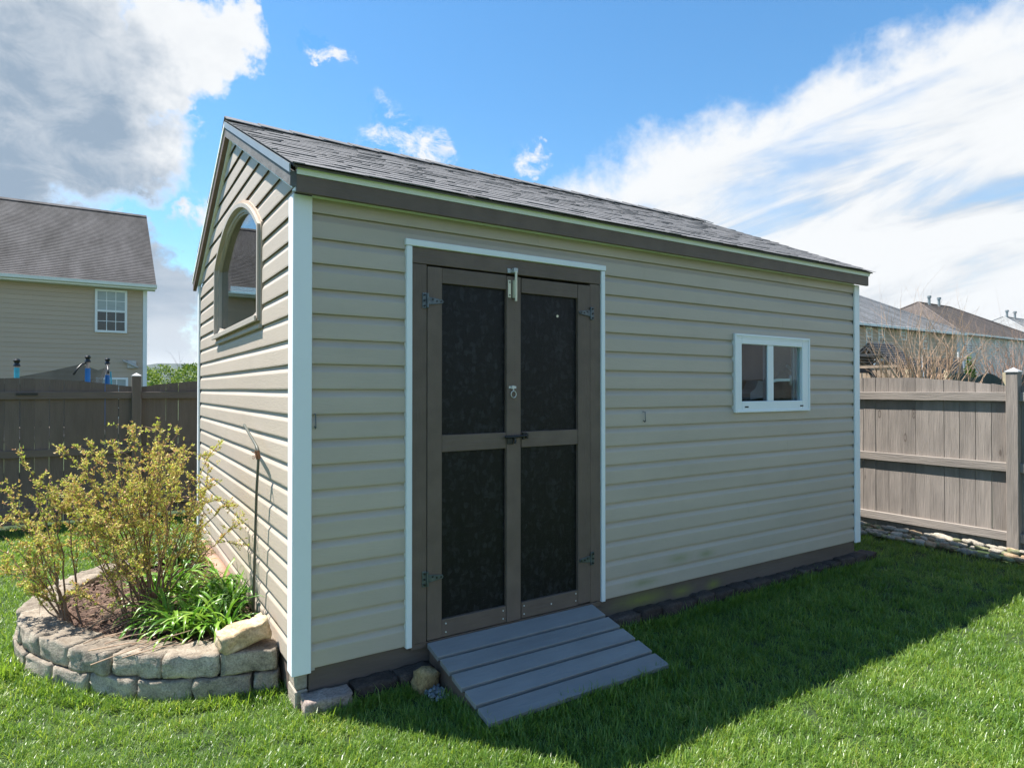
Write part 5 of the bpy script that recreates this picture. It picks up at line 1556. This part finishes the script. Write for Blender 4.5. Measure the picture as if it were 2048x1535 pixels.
for d_ in (215, 275, 330, 35, 95, 155):
    m = MB(); m.tube([t2p(d_, R2, 0), t2p(d_, R2, 2.2), t2p(d_, R2 - 0.10, 2.95)], 0.035, 7); m.build('pole', wp, t2)
m = MB(); vs = []; fs = []
for i in range(37):
    for j in range(4): vs.append(t2p(i * 10, R2 - 0.12, 0.9 + (2.0 - 0.06 * abs(math.sin(R(i * 36)))) * j / 3))
for i in range(36):
    for j in range(3): fs.append((i * 4 + j, (i + 1) * 4 + j, (i + 1) * 4 + j + 1, i * 4 + j + 1))
m.add(vs, fs).build('net', netmat('dark_blue_net', (0.03, 0.04, 0.06), 0.55), t2, fix=False, smooth=True)
m = MB(); m.tube([t2p(a, R2 - 0.08, 0.85) for a in np.linspace(0, 360, 37)], 0.04, 6); m.build('rim', MAT['steel'], t2)

# arborvitae
def leafy(name, centres, count, size, mat, label, cat, kind=None, seed=5, trunk=None, upright=0.0):
    rn = np.random.default_rng(seed); P = []; Dv = []
    wts = np.array([c[3] * c[4] * c[5] for c in centres]); wts = wts / wts.sum()
    for c, k in zip(centres, rn.multinomial(count, wts)):
        d = rn.normal(size=(k, 3)); d /= np.linalg.norm(d, axis=1, keepdims=True)
        r_ = rn.uniform(0.45, 1.0, k)[:, None] ** 0.5
        p = np.array(c[:3]) + d * r_ * np.array(c[3:6])
        P.append(p); Dv.append(d + rn.normal(0, 0.6, (k, 3)) + np.array([0, 0, upright]))
    P = np.concatenate(P); Dv = np.concatenate(Dv)
    v, f = leaf_quads(P, Dv, rn.uniform(0.7, 1.4, len(P)) * size, rn.uniform(0.4, 0.8, len(P)) * size, rn)
    return v, f


MAT['conifer'] = leafmat('yellow_green_conifer', [(0.03, 0.08, 0.012), (0.07, 0.15, 0.015), (0.14, 0.21, 0.02)], 0.6, 0.2, 3)
ar = thing('arborvitae', (27.1, 7.7, 0), 'small bright green conifer between the netted trampoline and the brush', 'conifer')
v, f = leafy('a', [(27.1, 7.7, 0.5 + 0.3 * i, 0.48 * (1 - i / 8.5), 0.48 * (1 - i / 8.5), 0.35) for i in range(8)], 4200, 0.10, None, '', '', upright=1.2)
arrmesh('crown', v, f, MAT['conifer'], ar)
MB().tube([(27.1, 7.7, 0), (27.1, 7.7, 1.9)], [0.06, 0.02], 6).build('trunk', MAT['bark'], ar)
hedge = thing('leafy_hedge', (27.5, 5.4, 0), 'dull green leafy bush by the right edge behind the fence post', 'bush')
v, f = leafy('h', [(25.6, 4.6, 1.3, 1.2, 0.8, 0.95), (27.0, 4.9, 1.4, 1.3, 0.9, 1.0)], 5200, 0.11, None, '', '', seed=9)
arrmesh('leaves', v, f, leafmat('dull_green_leaf', [(0.04, 0.075, 0.03), (0.09, 0.13, 0.05), (0.17, 0.20, 0.10), (0.22, 0.15, 0.10)], 0.6, 0.2, 2), hedge, kind='stuff')
m = MB()
for q in range(5): m.tube([(25.6 + q * 0.35, 4.75, 0), (25.5 + q * 0.38, 4.75, 1.1)], [0.03, 0.012], 5)
m.build('stems', MAT['bark'], hedge)

# far green wood behind the left fence, a mass with a few bare crowns above it
MAT['wood'] = leafmat('spring_wood_leaf', [(0.035, 0.085, 0.012), (0.08, 0.16, 0.02), (0.17, 0.25, 0.03), (0.24, 0.31, 0.045), (0.10, 0.19, 0.02)], 0.6, 0.3, 0.35)
rw = random.Random(17); cen = []
for q in range(150):
    x_ = rw.uniform(-45, 62); y_ = rw.uniform(58, 92); h = rw.uniform(2.3, 4.4) * (y_ / 70)
    cen.append((x_, y_, h * 0.5, rw.uniform(1.3, 2.6), rw.uniform(1.2, 2.2), h * 0.5))
v, f = leafy('w', cen, 125000, 0.31, None, '', '', seed=3)
tl = arrmesh('woodland', v, f, MAT['wood'], None, kind='stuff'); tl['label'] = 'bright green spring woodland beyond the back fence'
bare_shrub('bare_tree', (10.6, 118.0, 0), 8.6, 3.0, 3, 31, 'slim bare tree above the far green wood, nearer the house corner', (0.12, 0.10, 0.09), 'tree', depth=3, thick=0.07)
bare_shrub('bare_tree', (13.4, 118.0, 0), 8.4, 3.0, 3, 35, 'slim bare tree above the far green wood, nearer the shed', (0.12, 0.10, 0.09), 'tree', depth=3, thick=0.07)

# ------------------------------------------------------------------ grass
def blade_clump(name, seed, n, ln, wd, mat):
    rn = np.random.default_rng(seed); V = []; F = []
    for q in range(n):
        az = rn.uniform(0, 6.283); rr = 0.045 * math.sqrt(rn.random()); a2 = rn.uniform(0, 6.283)
        p = np.array([rr * math.cos(a2), rr * math.sin(a2), -0.006]); l_ = ln * rn.uniform(0.5, 1.25); el = rn.uniform(0.75, 1.5); dr = rn.uniform(0.2, 1.3)
        side = np.array([-math.sin(az), math.cos(az), 0]); w_ = wd * rn.uniform(0.7, 1.2); n0 = len(V); S = 3
        for i in range(S + 1):
            t = i / S; e = el - dr * t * t
            if i: p = p + np.array([math.cos(az) * math.cos(e), math.sin(az) * math.cos(e), math.sin(e)]) * l_ / S
            if i < S:
                w = w_ * (1 - 0.5 * t); V += [p - side * w / 2, p + side * w / 2]
            else: V += [p]
        for i in range(S - 1): F.append((n0 + 2 * i, n0 + 2 * i + 1, n0 + 2 * i + 3, n0 + 2 * i + 2))
        F.append((n0 + 2 * S - 2, n0 + 2 * S - 1, n0 + 2 * S))
    me = bpy.data.meshes.new(name); me.from_pydata([tuple(v) for v in V], [], F); me.materials.append(mat)
    return bpy.data.objects.new(name, me)


def grass_material():
    m, nt, b, out = newmat('lawn_blade')
    g = nt.nodes.new('ShaderNodeNewGeometry'); oi = nt.nodes.new('ShaderNodeObjectInfo')
    tc = nt.nodes.new('ShaderNodeTexCoord')
    pn = noise(nt, g.outputs['Position'], 1.7, 5, 0.65)
    f = nmath(nt, 'ADD', nmath(nt, 'MULTIPLY', g.outputs['Random Per Island'], 0.60), nmath(nt, 'MULTIPLY', pn, 1.0))
    f = nmath(nt, 'SUBTRACT', f, 0.30, True)
    c = ramp(nt, f, [(0.05, (0.055, 0.125, 0.020)), (0.35, (0.105, 0.210, 0.030)), (0.62, (0.180, 0.295, 0.045)), (0.84, (0.28, 0.375, 0.08)), (0.955, (0.48, 0.44, 0.22))])
    nt.links.new(c, b.inputs['Base Color']); b.inputs['Roughness'].default_value = 0.36; b.inputs['Specular IOR Level'].default_value = 0.6
    t = nt.nodes.new('ShaderNodeBsdfTranslucent'); nt.links.new(mixc(nt, 1.0, mixc(nt, 1.0, c, (1.7, 1.55, 1.2), 'MULTIPLY'), (1.0, 1.0, 0.7), 'MULTIPLY'), t.inputs['Color'])
    ms = nt.nodes.new('ShaderNodeMixShader'); ms.inputs[0].default_value = 0.45
    nt.links.new(b.outputs[0], ms.inputs[1]); nt.links.new(t.outputs[0], ms.inputs[2]); nt.links.new(ms.outputs[0], out.inputs['Surface'])
    return m


MAT['blade'] = grass_material()
gcol = bpy.data.collections.new('grass_kinds')
for q in range(8): gcol.objects.link(blade_clump('grass_tuft', 300 + q, 30, 0.054, 0.0036, MAT['blade']))


def scatter():
    xs_, ys_ = [], []
    n = 900000
    x = rng.uniform(-7.5, 6.45, n); y = rng.uniform(-5.2, 5.95, n)
    d = np.hypot(x - CAM[0], y - CAM[1])
    dens = np.minimum(1.0, (2.6 / np.maximum(d, 0.5)) ** 1.25)
    # behind the camera thinner
    fwd = (x - CAM[0]) * 0.542 + (y - CAM[1]) * 0.840
    dens *= np.where(fwd < -0.3, 0.25, 1.0)
    keep = rng.random(n) < dens * 0.19
    x, y = x[keep], y[keep]
    shed_ = (x > -0.03) & (x < 5.10) & (y > -0.015) & (y < 3.72)
    edge_ = (x > 1.95) & (x < 5.3) & (y > -0.085) & (y < 0.1)
    stone = (x > 0.02) & (x < 0.72) & (y > -0.12) & (y < 0.05)
    rmp = (x > 0.70) & (x < 1.88) & (y > -0.695) & (y < 0.0)
    gr = (x > 0.58) & (x < 0.70) & (y > -0.30)& (y < 0.0)
    bed = in_bed(x, y, 0.0)
    riv = (x > 6.16 + 0.05 * np.sin(y * 5)) & (y > -1.6)
    fen = (y > 5.93)
    bad = shed_ | edge_ | rmp | bed | riv | fen | stone | gr
    x, y = x[~bad], y[~bad]
    ex, ey = [], []
    def fringe(p, q, n_, w_):
        t = rng.random(n_); ex.append(p[0] + (q[0] - p[0]) * t + rng.normal(0, w_, n_)); ey.append(p[1] + (q[1] - p[1]) * t + rng.normal(0, w_, n_))
    fringe((0.68, -0.725), (1.90, -0.725), 170, 0.010); fringe((0.672, -0.30), (0.672, -0.72), 60, 0.010); fringe((1.915, -0.60), (1.915, -0.72), 14, 0.012)
    fringe((0.0, -0.155), (0.56, -0.135), 90, 0.012); fringe((2.0, -0.125), (5.3, -0.125), 360, 0.012); fringe((5.2, 0.1), (5.2, 3.5), 120, 0.04)
    for p_, q_ in zip(BED[:-1], BED[1:]):
        c_ = np.array((-0.25, 1.7)); gp = lambda u: tuple(c_ + (np.array(u) - c_) * 1.035)
        fringe(gp(p_), gp(q_), 34, 0.012)
    nf_ = sum(len(a) for a in ex)
    x = np.concatenate([x] + ex); y = np.concatenate([y] + ey)
    # damp bare strip along the right edge of the ramp
    m_ = (x > 1.87) & (x < 1.97) & (y > -0.62) & (y < -0.05) & (rng.random(len(x)) < 0.7)
    x, y = x[~m_], y[~m_]
    d = np.hypot(x - CAM[0], y - CAM[1])
    z = 0.012 * np.sin(x * 1.9 + 0.4) * np.cos(y * 1.7) - 0.012
    sc = rng.uniform(0.65, 1.2, len(x)) * (1 + 0.10 * np.maximum(0, d - 3) ** 0.8 * 0.6)
    sc *= np.where(np.arange(len(x)) >= len(x) - nf_, 1.45, 1.0)
    sc *= 0.85 + 0.3 * (np.sin(x * 2.3 + y * 1.1) * np.sin(y * 2.9 - x * 0.7) * 0.5 + 0.5)
    me = bpy.data.meshes.new('grass'); me.vertices.add(len(x))
    me.vertices.foreach_set('co', np.stack([x, y, z], -1).astype(np.float32).ravel())
    a = me.attributes.new('sc', 'FLOAT', 'POINT'); a.data.foreach_set('value', sc.astype(np.float32))
    a = me.attributes.new('rot', 'FLOAT_VECTOR', 'POINT')
    rt = np.stack([rng.normal(0, 0.12, len(x)), rng.normal(0, 0.12, len(x)), rng.uniform(0, 6.283, len(x))], -1)
    a.data.foreach_set('vector', rt.astype(np.float32).ravel())
    me.materials.append(MAT['blade'])
    o = bpy.data.objects.new('grass', me); COL.objects.link(o); o['kind'] = 'stuff'; o['label'] = 'short bright green lawn grass over the whole yard'
    ng = bpy.data.node_groups.new('lay_grass', 'GeometryNodeTree')
    ng.interface.new_socket('Geometry', in_out='INPUT', socket_type='NodeSocketGeometry'); ng.interface.new_socket('Geometry', in_out='OUTPUT', socket_type='NodeSocketGeometry')
    N = ng.nodes; gi = N.new('NodeGroupInput'); go = N.new('NodeGroupOutput')
    ci = N.new('GeometryNodeCollectionInfo'); ci.inputs['Collection'].default_value = gcol
    ci.inputs['Separate Children'].default_value = True; ci.inputs['Reset Children'].default_value = True
    ip = N.new('GeometryNodeInstanceOnPoints'); ip.inputs['Pick Instance'].default_value = True
    na = N.new('GeometryNodeInputNamedAttribute'); na.data_type = 'FLOAT'; na.inputs['Name'].default_value = 'sc'
    nr_ = N.new('GeometryNodeInputNamedAttribute'); nr_.data_type = 'FLOAT_VECTOR'; nr_.inputs['Name'].default_value = 'rot'
    L = ng.links
    L.new(gi.outputs[0], ip.inputs['Points']); L.new(ci.outputs[0], ip.inputs['Instance'])
    L.new(nr_.outputs[0], ip.inputs['Rotation']); L.new(na.outputs[0], ip.inputs['Scale']); L.new(ip.outputs[0], go.inputs[0])
    md = o.modifiers.new('lay_grass', 'NODES'); md.node_group = ng
    print('grass tufts', len(x))


scatter()

# ------------------------------------------------------------------ thin air haze over the far ground
def haze():
    m = bpy.data.materials.new('thin_haze'); m.use_nodes = True; nt = m.node_tree; nt.nodes.clear()
    out = nt.nodes.new('ShaderNodeOutputMaterial'); v = nt.nodes.new('ShaderNodeVolumePrincipled')
    v.inputs['Color'].default_value = (0.72, 0.86, 1.0, 1); v.inputs['Density'].default_value = 0.00009; v.inputs['Anisotropy'].default_value = 0.2
    nt.links.new(v.outputs[0], out.inputs['Volume'])
    o = MB().box(-3100, 3100, -3100, 3100, -4.5, 90).build('haze', m, None); o['kind'] = 'stuff'


haze()
